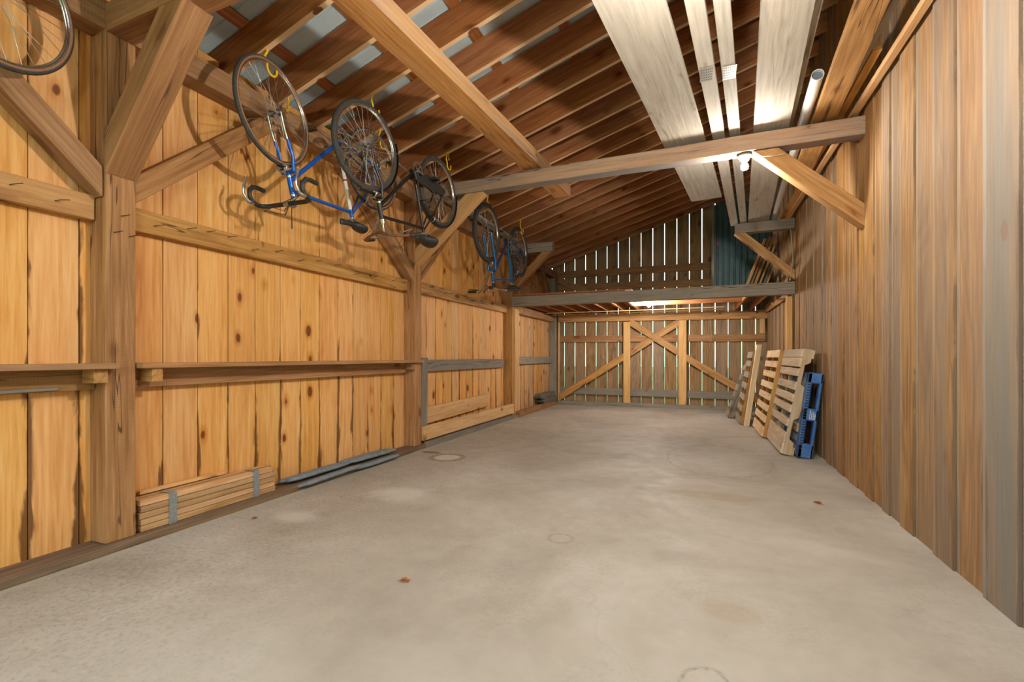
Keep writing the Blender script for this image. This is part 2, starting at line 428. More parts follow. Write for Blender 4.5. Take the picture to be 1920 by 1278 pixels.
def tag(o, label, cat, group=None):
    o['label'] = label; o['category'] = cat
    if group: o['group'] = group
    return o
def struct(o): o['kind'] = 'structure'; return o
def empty(name, loc=(0, 0, 0), rot=(0, 0, 0)):
    o = bpy.data.objects.new(name, None); o.empty_display_size = .1
    o.location = loc; o.rotation_euler = rot; COL.objects.link(o); return o
def copy_tree(o, parent=None):
    c = o.copy(); COL.objects.link(c)
    if parent: c.parent = parent
    for ch in [x for x in bpy.data.objects if x.parent == o]: copy_tree(ch, c)
    return c

# ================================================================== the setting
WX = -3.15                       # room face of the left wall boards
Y0, Y1 = -1.6, 10.36             # barn depth
def xr(y): return 1.165 + .0115 * y          # room face of the right wall
SL = .31
def zr(x): return 3.085 + SL * (x + 2.94)    # underside of the rafters
RD = .250                        # rafter depth

# floor
b = MB(); b.box(-3.2, 1.6, Y0 - .6, Y1 + .1, -.14, 0, 'y')
struct(b.build('floor', M['concrete']))
b = MB(); b.box(-40, 40, -40, 60, -.4, -.16, 'y')
struct(b.build('ground', M['grass']))

# left wall
seams = [-1.6, -1.35, -1.1, -.86, -.62, -.38, -.14, .1, .34, .56, .8, 1.03, 1.27, 1.48, 1.70, 1.91, 2.13, 2.35, 2.57, 2.80, 3.01, 3.22, 3.45, 3.66, 3.88, 4.09, 4.31, 4.53, 4.76, 4.98, 5.20, 5.40, 5.63, 5.84,
         6.06, 6.27, 6.49, 6.71, 6.93, 7.14, 7.36, 7.6, 7.85, 8.1, 8.30]
b = MB()
for y0, y1 in zip(seams, seams[1:]):
    t = random.uniform(0, .003)
    b.box(WX - .025, WX + t, y0 + .0025, y1 - .0025, .03, 3.16, 'z', segs=1)
b.box(WX - .06, WX - .026, Y0, 8.3, 0, 3.16, 'y')
# the boards' across direction is y: swap width attribute by building them with y as width
struct(b.build('wall_left', M['pine']))
b = MB(); s2 = [8.3, 8.52, 8.77, 9.06, 9.20, 9.34, 9.63, 9.82, 9.97, 10.12, 10.36]
for y0, y1 in zip(s2, s2[1:]): b.box(WX - .025, WX + random.uniform(0, .004), y0 + .003, y1 - .003, .03, 3.16, 'z')
struct(b.build('wall_left_end_bay', wood('mixed_end_boards', 'e6b47a', 'cf9a62', '9c6a3c', knot=.9, gray=.05, gvar=.35, gcol='8a8074', seam=.7, var=.12, kd=.5)))
# right wall
rs = [-1.6, -1.32, -1.05, -.8, -.53, -.28, -.02, .22, .47, .7, .95, 1.2, 1.46, 1.7, 1.95, 2.2, 2.45, 2.71, 2.97, 3.2, 3.45, 3.66, 3.84, 3.98, 4.17, 4.36, 4.55, 4.78, 4.96, 5.16, 5.4, 5.58, 5.78,
      6.0, 6.2, 6.42, 6.6, 6.85, 7.05, 7.28, 7.5, 7.7, 7.92, 8.1, 8.34, 8.56, 8.75, 8.98, 9.2, 9.42, 9.6, 9.83, 10.05, 10.36]
b = MB()
for i, (y0, y1) in enumerate(zip(rs, rs[1:])):
    t = .0 if i % 2 else .012
    x = xr((y0 + y1) / 2)
    g = 1.0 if y1 < 2.8 else random.uniform(.05, .75)
    b.box(x - t, x + .03, y0 + .0045, y1 - .0045, 0, 4.57, 'z', rnd=g)
b.box(1.31, 1.35, Y0, Y1, 0, 4.57, 'y')
struct(b.build('wall_right', M['barn']))
# end wall: upright boards with daylight gaps
sl = [-3.12, -2.84, -2.595, -2.35, -2.11, -1.865, -1.62, -1.38, -1.135, -.89, -.65, -.405, -.16, .085, .33, .575, .82, 1.07, 1.30]
b = MB()
for i, (x0, x1) in enumerate(zip(sl, sl[1:])):
    g0 = .0075 if i else .0; g1 = .0075
    g0 *= random.uniform(.55, 1.1); g1 *= random.uniform(.55, 1.1)
    top = zr(x0) + RD - .03
    b.beam(((x0 + g0 + x1 - g1) / 2, 10.355, .0), ((x0 + g0 + x1 - g1) / 2, 10.355, top + .02), x1 - x0 - g0 - g1, .022, (0, 1, 0),
           cut1=((x0, 10.355, top), (-SL, 0, 1)))
struct(b.build('wall_end', M['gable']))
# roof: ribbed metal
b = MB()
px = []; y = Y0 - .1
vs = []; fs = []
xa, xb = -3.5, 1.75
while y < Y1 + .25:
    for dy, dz in ((0, 0), (.085, 0), (.092, .014), (.108, .014), (.115, 0), (.2, 0), (.203, .005), (.208, .005), (.211, 0)):
        px.append((y + dy, dz))
    y += .27
for yy, dz in px:
    vs.append((xa, yy, zr(xa) + RD + .022 + dz)); vs.append((xb, yy, zr(xb) + RD + .022 + dz))
for i in range(len(px) - 1): fs.append([2 * i, 2 * i + 1, 2 * i + 3, 2 * i + 2])
b.raw(vs, fs)
ro = b.build('ceiling', M['galv'])
md = ro.modifiers.new('sheet', 'SOLIDIFY'); md.thickness = .002; md.offset = 1
struct(ro)
b = MB(); b.box(-3.30, -3.26, Y0, Y1, 2.8, 3.235, 'y'); struct(b.build('trim_eave', M['timber']))

# purlins between rafters and metal
purl = []
for i, x in enumerate([-2.90, -2.31, -1.70, -1.07, -.45, .18, .80, 1.42]):
    b = MB(); b.beam((x, Y0, zr(x) + RD + .011), (x, Y1 - .02, zr(x) + RD + .011), .09, .02, (-SL, 0, 1))
    o = b.build('purlin', M['rafter'])
    tag(o, 'flat roof purlin under the metal sheets, %s from the left wall plate' % ['first', 'second', 'third', 'fourth', 'fifth', 'sixth', 'seventh', 'eighth'][i], 'purlin', 'purlins under the metal roof')

# rafters
ORD = ['first', 'second', 'third', 'fourth', 'fifth', 'sixth', 'seventh', 'eighth', 'ninth', 'tenth', 'eleventh', 'twelfth', 'thirteenth', 'fourteenth', 'fifteenth', 'sixteenth', 'seventeenth',
       'eighteenth', 'nineteenth', 'twentieth', 'twenty-first', 'twenty-second', 'twenty-third', 'twenty-fourth', 'twenty-fifth', 'twenty-sixth', 'twenty-seventh', 'twenty-eighth']
def yraf(i): return 1.90 + .4035 * i
for i in range(-6, 21):
    y = yraf(i)
    if y < Y0 + .1: continue
    b = MB(); xa, xb = -3.22, 1.6
    n = Vector((-SL, 0, 1)).normalized(); c = RD / 2
    b.beam((xa, y, zr(xa) + c), (xb, y, zr(xb) + c), .038, RD * n.z, (0, 0, 1), rnd=random.uniform(.25, .55), facer={0: 1.0})  # bottom face coloured paler to stand in for light on the underside
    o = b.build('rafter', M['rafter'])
    tag(o, 'sloping orange-brown roof rafter, %s counted from the slatted end wall' % ORD[20 - i], 'rafter', 'roof rafters')

# ------------------------------------------------------------------ timber frame
def timber(name, label, cat, p0, p1, w, h, mat='timber', up=(0, 0, 1), group=None, cut0=None, cut1=None, segs=6, wob=.012, bevel=.004, facer=None):
    b = MB(); b.beam(p0, p1, w, h, up, segs, wob, cut0, cut1, .45 if facer else None, facer)
    return tag(b.build(name, M[mat], None, bevel), label, cat, group)

PX = -3.0                                            # room face of posts
PY = [('A', 1.528, 1.675), ('B', 4.508, 4.65), ('C', 7.504, 7.65)]
pl = ['thick upright post nearest the camera on the left wall', 'upright wall post at the far end of the long shelf', 'upright wall post under the left end of the loft beam']
for (k, y0, y1), lb in zip(PY, pl):
    timber('post', lb, 'post', ((WX + .004 + PX) / 2, (y0 + y1) / 2, .046), ((WX + .004 + PX) / 2, (y0 + y1) / 2, 2.855), PX - WX - .004, y1 - y0,
           'timber' if k != 'C' else 'timber_b', (0, 1, 0), 'left wall posts')
timber('post', 'dark grey corner post where the left wall meets the slatted end wall', 'post', (-3.07, 10.20, .046), (-3.07, 10.20, 2.855), .15, .15, 'timber_g', (0, 1, 0), 'left wall posts')
timber('post', 'narrow pale upright under the right end of the loft beam', 'post', (1.195, 7.52, 0), (1.195, 7.52, 1.925), .07, .11, 'newpine', (0, 1, 0))
timber('jamb_board', 'pale board fixed upright beside the loft beam post', 'board', (-3.04, 7.78, .05), (-3.04, 7.78, 1.93), .06, .2, 'newpine', (0, 1, 0))
# plates
timber('wall_plate', 'long plate beam along the top of the left wall', 'beam', (-3.075, Y0, 2.94), (-3.075, 10.3, 2.94), .15, .16, 'timber', segs=20)
# sill
timber('sill_plank', 'flat dark plank sill along the foot of the left wall', 'sill', (-3.055, Y0, .0225), (-3.055, 4.70, .0225), .19, .045, 'sill', segs=10)
timber('sill_plank', 'grey sill plank at the foot of the left wall beyond the second post', 'sill', (-3.055, 4.70, .0225), (-3.055, 10.3, .0225), .19, .045, 'timber_g', segs=10)

# cross beams
def on(a, b, x): t = (x - a[0]) / (b[0] - a[0]); return tuple(a[i] + (b[i] - a[i]) * t for i in range(3))
B2a, B2b = (-3.1, 4.585, 2.925), (1.245, 4.41, 2.868)
timber('cross_beam', 'weathered cross beam carrying the lit bulb and the overhead planks', 'beam', B2a, B2b, .14, .137, 'timber_mix', segs=9, wob=.05, facer={0: .9, 3: .75, 1: .75, 2: .9})
B1a, B1b = (-3.1, 1.60, 2.925), (1.2, 1.46, 2.90)
timber('cross_beam', 'dark cross beam above the nearest post at the top left', 'beam', (-3.1, 1.60, 2.93), (1.18, 1.52, 2.90), .14, .15, 'timber', segs=9, wob=.02)
B3a, B3b = (-2.999, 7.555, 2.03), (1.245, 7.41, 2.02)
timber('loft_beam', 'grey weathered beam carrying the front edge of the loft', 'beam', B3a, B3b, .13, .17, 'timber_g', segs=8, wob=.02)
timber('cross_beam', 'short grey beam stub above the loft on the left', 'beam', (-3.1, 7.57, 2.935), (-2.27, 7.57, 2.935), .13, .16, 'timber_g', segs=3)
timber('cross_beam', 'short grey beam stub above the loft on the right wall', 'beam', (.50, 7.45, 2.915), (1.245, 7.43, 2.915), .13, .135, 'timber_g', segs=3)
# long diagonal-looking beam running along the barn
timber('long_beam', 'long beam lying along the barn on top of the cross beams', 'beam', (-1.845, .6, 3.07), (-1.51, 5.42, 3.06), .20, .125, 'timber_mix', segs=12, wob=.02, facer={3: .95, 1: .7})

# knee braces
Z = Vector((0, 0, 1))
def brace(label, p0, p1, w, h, mat, up, c0, c1, grp='knee braces'):
    timber('knee_brace', label, 'brace', p0, p1, w, h, mat, up, grp, c0, c1, segs=3, wob=.006)
# into the room
brace('stout knee brace from the nearest post up to the cross beam', (-2.93, 1.60, 2.27), (-2.49, 1.60, 2.80), .145, .155, 'timber', (0, 1, 0),
      ((-2.999, 0, 0), (1, 0, 0)), ((0, 0, 2.853), (0, 0, 1)))
brace('golden knee brace from the second post up to the bulb beam', (-2.93, 4.575, 2.274), (-2.30, 4.575, 2.80), .135, .135, 'timber_b', (0, 1, 0),
      ((-2.999, 0, 0), (1, 0, 0)), ((0, 0, 2.848), (0, 0, 1)))
brace('brown knee brace from the third post above the loft beam', (-2.95, 7.57, 2.31), (-2.44, 7.57, 2.80), .12, .13, 'timber', (0, 1, 0),
      ((-2.999, 0, 0), (1, 0, 0)), ((0, 0, 2.853), (0, 0, 1)))
brace('pale knee brace from the right wall up to the beam beside the bulb', (1.21, 4.42, 2.17), (.525, 4.44, 2.80), .13, .125, 'timber', (0, 1, 0),
      ((1.217, 0, 0), (1, 0, 0)), ((0, 0, 2.802), (0, 0, 1)))
brace('orange knee brace on the right wall above the loft beam', (1.235, 7.44, 2.21), (.62, 7.44, 2.79), .10, .12, 'timber_b', (0, 1, 0),
      ((1.245, 0, 0), (1, 0, 0)), ((0, 0, 2.845), (0, 0, 1)))
# in the plane of the left wall
def wbrace(label, p0, p1, y0c, mat='timber', h=.13):
    brace(label, p0, p1, .12, h, mat, (1, 0, 0), ((0, y0c, 0), (0, 1, 0)), ((0, 0, 2.858), (0, 0, 1)))
wbrace('wall brace rising left from the nearest post behind the lone wheel', (-3.07, 1.50, 2.05), (-3.07, .72, 2.80), 1.524, h=.11)
wbrace('wall brace rising right from the nearest post behind the road bicycle', (-3.08, 1.70, 2.05), (-3.08, 2.62, 2.87), 1.68, h=.10)
wbrace('wall brace rising left from the second post under the black bicycle', (-3.07, 4.48, 2.03), (-3.07, 3.45, 2.87), 4.504)
wbrace('short wall brace rising right from the second post', (-3.07, 4.67, 2.06), (-3.07, 5.5, 2.86), 4.655)
wbrace('wall brace rising left from the third post below the far bicycle', (-3.07, 7.48, 2.02), (-3.07, 6.6, 2.86), 7.50)
wbrace('dark wall brace above the loft beside the corner post', (-3.07, 10.10, 2.15), (-3.07, 9.35, 2.85), 10.12)

# girts (upper rail, with nails) and mid rails
def girt(label, y0, y1, z, nails, mat='timber_b', h=.135, x=-3.088):
    b = MB(); b.beam(((x + WX + .004) / 2, y0, z), ((x + WX + .004) / 2, y1, z), x - WX - .004, h, (0, 0, 1), 6, .01)
    o = tag(b.build('wall_rail', M[mat], None, .003), label, 'rail', 'horizontal wall rails')
    for y in nails:
        zz = z + random.uniform(-.02, .035); dy = random.uniform(.02, .035)
        n = MB(); n.tube([(x - .01, y, zz), (x + .022, y + .003, zz), (x + .032, y + .012, zz + .004), (x + .034, y + dy + .015, zz + .014)], .0022, 6)
        n.build('nail', M['nail'], o)
    return o
girt('upper wall rail left of the nearest post', Y0, 1.523, 1.892, [1.18, 1.35])
girt('upper wall rail with bent nails between the first and second posts', 1.68, 4.50, 1.886, [1.82, 2.02, 2.15, 2.3, 2.49, 2.7, 2.92, 3.12, 3.35, 3.6, 3.9, 4.2, 4.4])
girt('upper wall rail with nails between the second and third posts', 4.655, 7.50, 1.905, [4.72, 4.95, 5.15, 5.3, 5.5, 5.8, 6.1, 6.4, 6.8])
for y, z in ((1.58, 1.80), (1.60, 1.90), (1.63, 1.70)): pass
girt('grey mid-height rail between the second and third posts', 4.82, 7.36, .965, [], 'timber_g', .14)
girt('mid-height rail in the bay below the loft', 7.99, 10.12, 1.005, [], 'timber_g', .14)
# post nails
po = [o for o in bpy.data.objects if o.name.startswith('post') and o.get('label', '').startswith('thick')][0]
for y, z in ((1.60, 1.86), (1.565, 1.76), (1.64, 1.755)):
    n = MB(); n.tube([(PX - .01, y, z), (PX + .02, y + .003, z), (PX + .028, y + .03, z + .012)], .0024, 6); n.build('nail', M['nail'], po)

# shelf with its back rail and brackets
def shelf(label, y0, y1, xf):
    t = empty('wall_shelf', (WX + .004, (y0 + y1) / 2, .90)); tag(t, label, 'shelf', 'plank shelves on the left wall')
    def bb(x0, x1, ya, yb, z0, z1, ax, nm, mt, segs=1, wob=0):
        b = MB(); b.box(x0 - t.location.x, x1 - t.location.x, ya - t.location.y, yb - t.location.y, z0 - .90, z1 - .90, ax, segs=segs, wob=wob)
        return b.build(nm, M[mt], t, .002)
    bb(WX + .004, xf, y0, y1, 1.005, 1.035, 'y', 'shelf_board', 'shelf', 10, .01)
    e = min(y1, 4.50)
    bb(WX + .004, -3.09, max(y0, Y0), e if y0 > 1 else 1.523, .89, 1.0045, 'y', 'back_rail', 'timber')
    return t, bb
t, bb = shelf('long plank shelf between the first and second posts', 1.68, 4.62, -2.945)
bb(-3.14, -2.965, 1.74, 1.80, .925, 1.0045, 'x', 'bracket', 'timber_b')
bb(-3.14, -2.985, 4.44, 4.50, .925, 1.0045, 'x', 'bracket', 'timber')
t, bb = shelf('plank shelf running off left of the nearest post', Y0, 1.56, -2.935)
bb(-3.08, -2.97, 1.46, 1.524, .93, 1.0045, 'x', 'bracket', 'timber_b')
b = MB(); b.beam((-3.10, -.5, .875), (-3.10, 1.36, .905), .05, .015, (0, 0, 1)); tag(b.build('trim_strip', M['timber_g'], None, .001), 'pale strip tucked beneath the shelf left of the nearest post', 'strip')

# low boards in the second bay
timber('kick_board', 'thick pale plank leaning low across the second bay', 'board', (-3.0, 4.665, .17), (-2.985, 7.50, .175), .05, .165, 'newpine', segs=6, wob=.02)
timber('kick_board', 'upper pale plank fixed low on the wall in the second bay', 'board', (-3.12, 4.85, .345), (-3.12, 6.72, .385), .04, .20, 'newpine', segs=3)
timber('upright_board', 'short grey upright board at the far end of the long shelf', 'board', (-3.065, 4.715, .255), (-3.065, 4.735, 1.06), .13, .125, 'timber_g', (0, 1, 0), segs=3)
timber('base_beam', 'weathered base timber along the floor below the leaning plank', 'beam', (-2.985, 4.72, .035), (-2.985, 7.5, .035), .06, .07, 'timber_g', segs=8, wob=.06)
timber('base_beam', 'base timber at the foot of the wall under the loft', 'beam', (-2.985, 7.7, .05), (-2.985, 10.1, .05), .10, .10, 'timber', segs=8, wob=.05)

# end wall framing (the braced gate)
F = 10.34
timber('header_beam', 'long pale header across the top of the slatted end wall', 'beam', (-2.96, 10.285, 1.94), (1.27, 10.285, 1.90), .10, .155, 'timber_b', segs=6)
timber('end_rail', 'brown upper rail behind the cross bracing of the end wall', 'rail', (-2.96, 10.318, 1.48), (1.24, 10.318, 1.45), .05, .145, 'timber', segs=6)
timber('end_rail', 'grey lower rail behind the cross bracing of the end wall', 'rail', (-2.96, 10.318, .31), (1.24, 10.318, .29), .05, .15, 'timber_g', segs=6)
timber('end_sill', 'grey sill timber along the floor under the end wall', 'sill', (-3.0, 10.27, .04), (1.25, 10.27, .04), .13, .08, 'timber_g', segs=8, wob=.05)
timber('gate_post', 'pale upright left of the crossed braces in the end wall', 'post', (-1.42, 10.235, .081), (-1.42, 10.235, 1.83), .145, .04, 'newpine', (0, 1, 0), segs=2)
timber('gate_post', 'pale upright right of the crossed braces in the end wall', 'post', (-.29, 10.235, .081), (-.29, 10.235, 1.83), .155, .04, 'newpine', (0, 1, 0), segs=2)
timber('end_jamb', 'short pale upright at the right corner of the end wall', 'post', (1.18, 10.27, 1.53), (1.18, 10.27, 1.82), .09, .04, 'newpine', (0, 1, 0), segs=1)
timber('end_jamb', 'narrow pale upright in the left corner of the end wall', 'post', (-2.95, 10.27, .081), (-2.95, 10.27, 1.86), .04, .06, 'newpine', (0, 1, 0), segs=1)
def dbr(label, p0, p1, y, cuts):
    timber('diagonal_brace', label, 'brace', (p0[0], y, p0[1]), (p1[0], y, p1[1]), .035, .135, 'timber_b', (0, 0, 1), 'end wall diagonals', cuts[0], cuts[1], segs=2, wob=.005)
V = (1, 0, 0)
dbr('diagonal brace rising from the left floor corner of the end wall', (-2.90, .17), (-1.50, 1.065), 10.235, (((-2.925, 0, 0), V), ((-1.494, 0, 0), V)))
dbr('crossed diagonal rising to the right between the gate uprights', (-1.34, 1.17), (-.40, 1.77), 10.2735, (((-1.346, 0, 0), V), ((0, 0, 1.835), (0, 0, 1))))
dbr('crossed diagonal falling to the right between the gate uprights', (-1.30, 1.79), (-.38, 1.18), 10.235, (((-1.346, 0, 0), V), ((-.369, 0, 0), V)))
dbr('diagonal brace falling right towards the stacked pallets', (-.20, 1.045), (1.10, .22), 10.235, (((-.211, 0, 0), V), ((0, 0, .085), (0, 0, 1))))
# gable rails above the loft
timber('gable_rail', 'upper horizontal rail across the gable above the loft', 'rail', (-2.99, 10.315, 2.95), (.34, 10.315, 2.93), .05, .15, 'timber', segs=5)
timber('gable_rail', 'lower horizontal rail across the gable just above the loft', 'rail', (-2.99, 10.315, 2.66), (.34, 10.315, 2.60), .05, .14, 'timber', segs=5)
timber('gable_brace', 'slanting dark brace low on the left of the gable', 'brace', (-2.95, 10.27, 2.84), (-1.9, 10.27, 2.30), .04, .14, 'timber', segs=2)

# loft joists and floor
for i, x in enumerate([-2.90, -2.60, -2.30, -2.00, -1.70, -1.40, -1.10, .72, .98]):
    timber('joist', 'loft floor joist, %s counted from the left' % ORD[i], 'joist', (x, 7.63 if x < .5 else 7.6, 2.075), (x, 10.33, 2.075), .04, .14, 'rafter', group='loft joists', segs=1, wob=0)
timber('ledger', 'grey ledger timber along the left wall under the loft', 'beam', (-3.085, 7.7, 1.93), (-3.085, 10.1, 1.93), .12, .135, 'timber', segs=3)
timber('ledger', 'brown ledger board on the right wall under the loft', 'beam', (1.21, 7.62, 2.0), (1.235, 10.2, 2.0), .03, .15, 'timber', segs=2)
xs = [-3.1, -2.9, -2.68, -2.45, -2.2, -1.98, -1.72, -1.5, -1.28, -1.04]
for i, (x0, x1) in enumerate(zip(xs, xs[1:])):
    pass
ys = [7.62, 7.86, 8.09, 8.35, 8.6, 8.83, 9.07, 9.32, 9.55, 9.8, 10.05, 10.29]
for i, (a, c) in enumerate(zip(ys, ys[1:])):
    xe = -.99
    b = MB(); b.box(-3.0, xe, a + .003, c - .003, 2.147, 2.169, 'x')
    tag(b.build('loft_board', M['rafter']), 'loft floor board on the left joists, %s from the loft beam' % ORD[i], 'board', 'loft floor boards')
# white reflective patch board behind the loft bulb
b = MB(); b.box(-.98, -.68, 8.34, 8.72, 2.088, 2.10, 'y'); tag(b.build('bulb_panel', M['rafter']), 'pale panel above the lit bulb under the loft', 'panel')
timber('loft_header', 'short timber across the joists behind the loft bulb', 'joist', (-1.08, 8.80, 2.075), (.70, 8.80, 2.075), .04, .13, 'rafter', segs=1)
for x, l in ((-.45, 'nearest the bulb'), (-.12, 'in the middle'), (.25, 'nearest the metal sheets')):
    timber('loft_plank', 'stray plank lying across the loft opening, %s' % l, 'board', (x, 7.75, 2.158), (x + .08, 9.6, 2.158), .12, .02, 'rafter', segs=1)
for y, z, l in ((9.30, 1.985, 'nearer'), (9.75, 1.985, 'farther')):
    b = MB(); b.tube([(-2.95, y, z), (-1.2, y, z - .004), (.45, y - .02, z)], .008, 8); tag(b.build('hanging_rod', M['newpine']), '%s thin rod strung under the loft joists' % l, 'rod')
# white pipe end with hook under loft at right
b = MB(); b.tube([(1.03, 7.6, 1.895), (1.22, 7.62, 1.905)], .014, 10); tag(b.build('conduit', M['steel']), 'short metal conduit sticking out of the right wall under the loft beam', 'pipe')

# dark ribbed metal sheets standing in the loft
b = MB(); pts = []; x = .28
while x < 1.24:
    pts += [(x, 0), (x + .05, 0), (x + .06, -.018), (x + .075, -.018), (x + .085, 0)]; x += .098
vs = [(x, 9.6 + d, z) for x, d in pts for z in (2.17, 3.95)]
b.raw(vs, [[2 * i, 2 * i + 1, 2 * i + 3, 2 * i + 2] for i in range(len(pts) - 1)])
o = b.build('metal_siding_sheet', M['darkmetal']); m = o.modifiers.new('th', 'SOLIDIFY'); m.thickness = .002
tag(o, 'dark green-grey ribbed metal sheet standing in the loft', 'metal sheet')
timber('loft_stud', 'dark grey stud at the left edge of the ribbed metal sheet', 'stud', (.27, 9.57, 2.17), (.27, 9.57, 4.0), .05, .03, 'timber_g', (0, 1, 0), segs=1)
b = MB(); b.box(.335, .385, 9.555, 9.585, 3.17, 3.24, 'z'); tag(b.build('reflector', M['red']), 'small red reflector on the ribbed metal sheet', 'reflector')
timber('loft_plank', 'plank on the right loft joists under the leaning lumber', 'board', (.62, 8.8, 2.158), (1.24, 8.8, 2.158), .5, .022, 'rafter', segs=1)
# lumber leaning in the loft
for i, (xb, m) in enumerate([(.80, 'newpine'), (.86, 'stake'), (.915, 'stake'), (.985, 'newpine'), (1.05, 'timber_g'), (1.09, 'newpine')]):
    zt = [3.05, 3.08, 3.12, 2.98, 2.80, 2.72][i]; k_ = zt - 2.171
    timber('leaning_lumber', 'long stick of lumber leaning in the loft, %s from the left' % ORD[i], 'lumber', (xb - .06, 8.62 + .012 * i, 2.20), (xb - .06 + .36 * k_, 8.62 + .012 * i + .3 * k_, zt), .03 if i % 2 else .042, .09, m, (0, 1, 0), group='lumber leaning in the loft', segs=1)

# OSB and strips on upper left wall
b = MB(); b.box(WX + .001, WX + .012, 7.66, 9.2, 2.5, 2.855, 'z'); tag(b.build('strand_board_panel', M['osb']), 'orange strand board panel high on the wall past the far bicycle', 'panel')
for k, (dx, z) in enumerate(((0, 3.05), (.03, 3.09))):
    b = MB(); b.box(-2.985 + dx, -2.945 + dx, 4.95, 7.5, z, z + .03, 'y'); tag(b.build('trim_strip', M['galv'] if k else M['plank']), ['pale trim strip resting beside the plate behind the far bicycle', 'metallic trim strip on top of the pale strip behind the far bicycle'][k], 'strip')

# ================================================================== overhead planks on the cross beams
def plank(name, label, x0, y0, x1, y1, w, z, th, mat, cat='plank', g='boards stored on the cross beams'):
    return timber(name, label, cat, (x0, y0, z + th / 2), (x1, y1, z + th / 2), w, th, mat, group=g, segs=8, wob=.012, bevel=.002)
ZP = 2.985
plank('storage_plank', 'widest pale plank overhead, leftmost on the cross beams', -.495, 1.35, .10, 6.12, .345, ZP, .035, 'plank')
plank('storage_board', 'narrow pale board overhead beside the widest plank', -.16, 1.35, .50, 7.5, .098, ZP, .04, 'plank')
plank('storage_board', 'second narrow pale board overhead with stamped plate marks', -.025, 1.35, .62, 7.5, .085, ZP, .04, 'plank')
plank('storage_plank', 'wide grey plank overhead left of the white pipe', .335, 1.35, .81, 7.5, .265, ZP, .035, 'plank')
plank('storage_board', 'thin grey board lying on the edge of the wide grey plank', .50, 1.35, .915, 7.5, .06, ZP + .036, .03, 'plank')
plank('storage_board', 'broad orange board overhead right of the white pipe', .785, 1.35, 1.008, 5.55, .165, ZP - .01, .04, 'timber_b')
plank('storage_board', 'short brown board behind the broad orange board overhead', 1.06, 3.6, 1.12, 7.5, .055, ZP + .031, .03, 'timber_b')
plank('storage_board', 'thin grey strip overhead near the right wall', .98, 1.35, 1.03, 5.2, .035, ZP + .03, .03, 'timber_g')
plank('storage_board', 'narrow tan board overhead closest to the right wall', 1.145, 1.35, 1.16, 7.5, .045, ZP - .01, .04, 'newpine')
# nail plates on the two narrow boards
for x, y, l in ((.055, 3.33, 'left'), (.20, 3.36, 'right')):
    b = MB(); b.box(x - .04, x + .04, y, y + .16, ZP - .004, ZP - .001, 'y')
    o = b.build('nail_plate', plain('toothed_plate', '9a958a', .4, .6)); tag(o, 'toothed steel nail plate pressed into the %s narrow board overhead' % l, 'nail plate')
    for i in range(5):
        for j in range(7):
            b = MB() if (i == 0 and j == 0) else b
            b.box(x - .034 + j * .011, x - .029 + j * .011, y + .012 + i * .03, y + .024 + i * .03, ZP - .0052, ZP - .0042, 'y')
    b.build('teeth', M['black'], o)
# PVC pipe
p0, p1 = Vector((.775, 3.78, ZP + .045)), Vector((1.00, 7.55, ZP + .03)); d = (p1 - p0).normalized()
b = MB(); b.tube([p0, p0 + d * .002, p1], .039, 20, caps=False); o = b.build('pvc_pipe', M['pvc']); m = o.modifiers.new('t', 'SOLIDIFY'); m.thickness = .004
tag(o, 'long white plastic pipe lying among the overhead boards', 'pipe')
b = MB(); b.tube([p0 + d * .03, p0 + d * .034], .036, 20); b.build('bore', M['pvcin'], o)

# ================================================================== lamps
def lampholder(name, label, loc, watts, lit=True, parent=None):
    t = empty(name, loc); tag(t, label, 'lamp')
    b = MB(); b.lathe([(0, .055), (-.012, .056), (-.02, .045), (-.045, .03), (-.05, .024)], 24, 'z'); b.build('socket', M['porc'], t)
    b = MB(); b.lathe([(-.045, .013), (-.062, .014), (-.075, .024), (-.092, .030), (-.11, .028), (-.122, .017), (-.127, .003)], 20, 'z')
    m = emit('lit_bulb_' + str(len(bpy.data.materials)), (1.0, 0.95, 0.87, 1), watts / (math.pi * .0125)); b.build('bulb', m, t)
    return t
LAMPS = [((.375, 4.44, 2.797), 'bare lit bulb under the weathered cross beam by the right brace', .48),
         ((-.80, 8.55, 2.085), 'bare lit bulb under the loft behind the grey loft beam', .9),
         ((.05, 1.95, 2.66), 'bare lit bulb beneath the overhead planks near the camera', 1.25),
         ((-.2, -.9, 2.98), 'unseen fill bulb added behind the camera', .45)]  # last one is an added fill lamp, out of view, brightening the near end
for loc, lb, k in LAMPS: lampholder('light_bulb', lb, loc, LAMP_WATTS * k)
# wire from the visible lamp along the beam
b = MB(); b.tube([(.44, 4.37, 2.79), (.50, 4.36, 2.74), (.58, 4.35, 2.725), (.66, 4.35, 2.73)], .003, 6); tag(b.build('wire', M['cord']), 'thin loose wire beside the lit bulb', 'wire')
b = MB(); b.tube([(1.19, 7.36, 2.83), (1.205, 7.35, 2.6), (1.215, 7.35, 2.45), (1.20, 7.35, 2.25), (1.18, 7.36, 2.12)], .005, 6); tag(b.build('cable', M['cord']), 'pale cable hanging by the orange brace on the right wall', 'cable')
b = MB(); b.tube([(.21, 10.22, 1.86), (.205, 10.2, 1.6), (.22, 10.2, 1.42), (.25, 10.2, 1.36), (.27, 10.2, 1.44), (.24, 10.2, 1.7), (.235, 10.22, 1.86)], .004, 6); tag(b.build('cord', M['cord']), 'thin pull cord looped over the end wall header', 'cord')

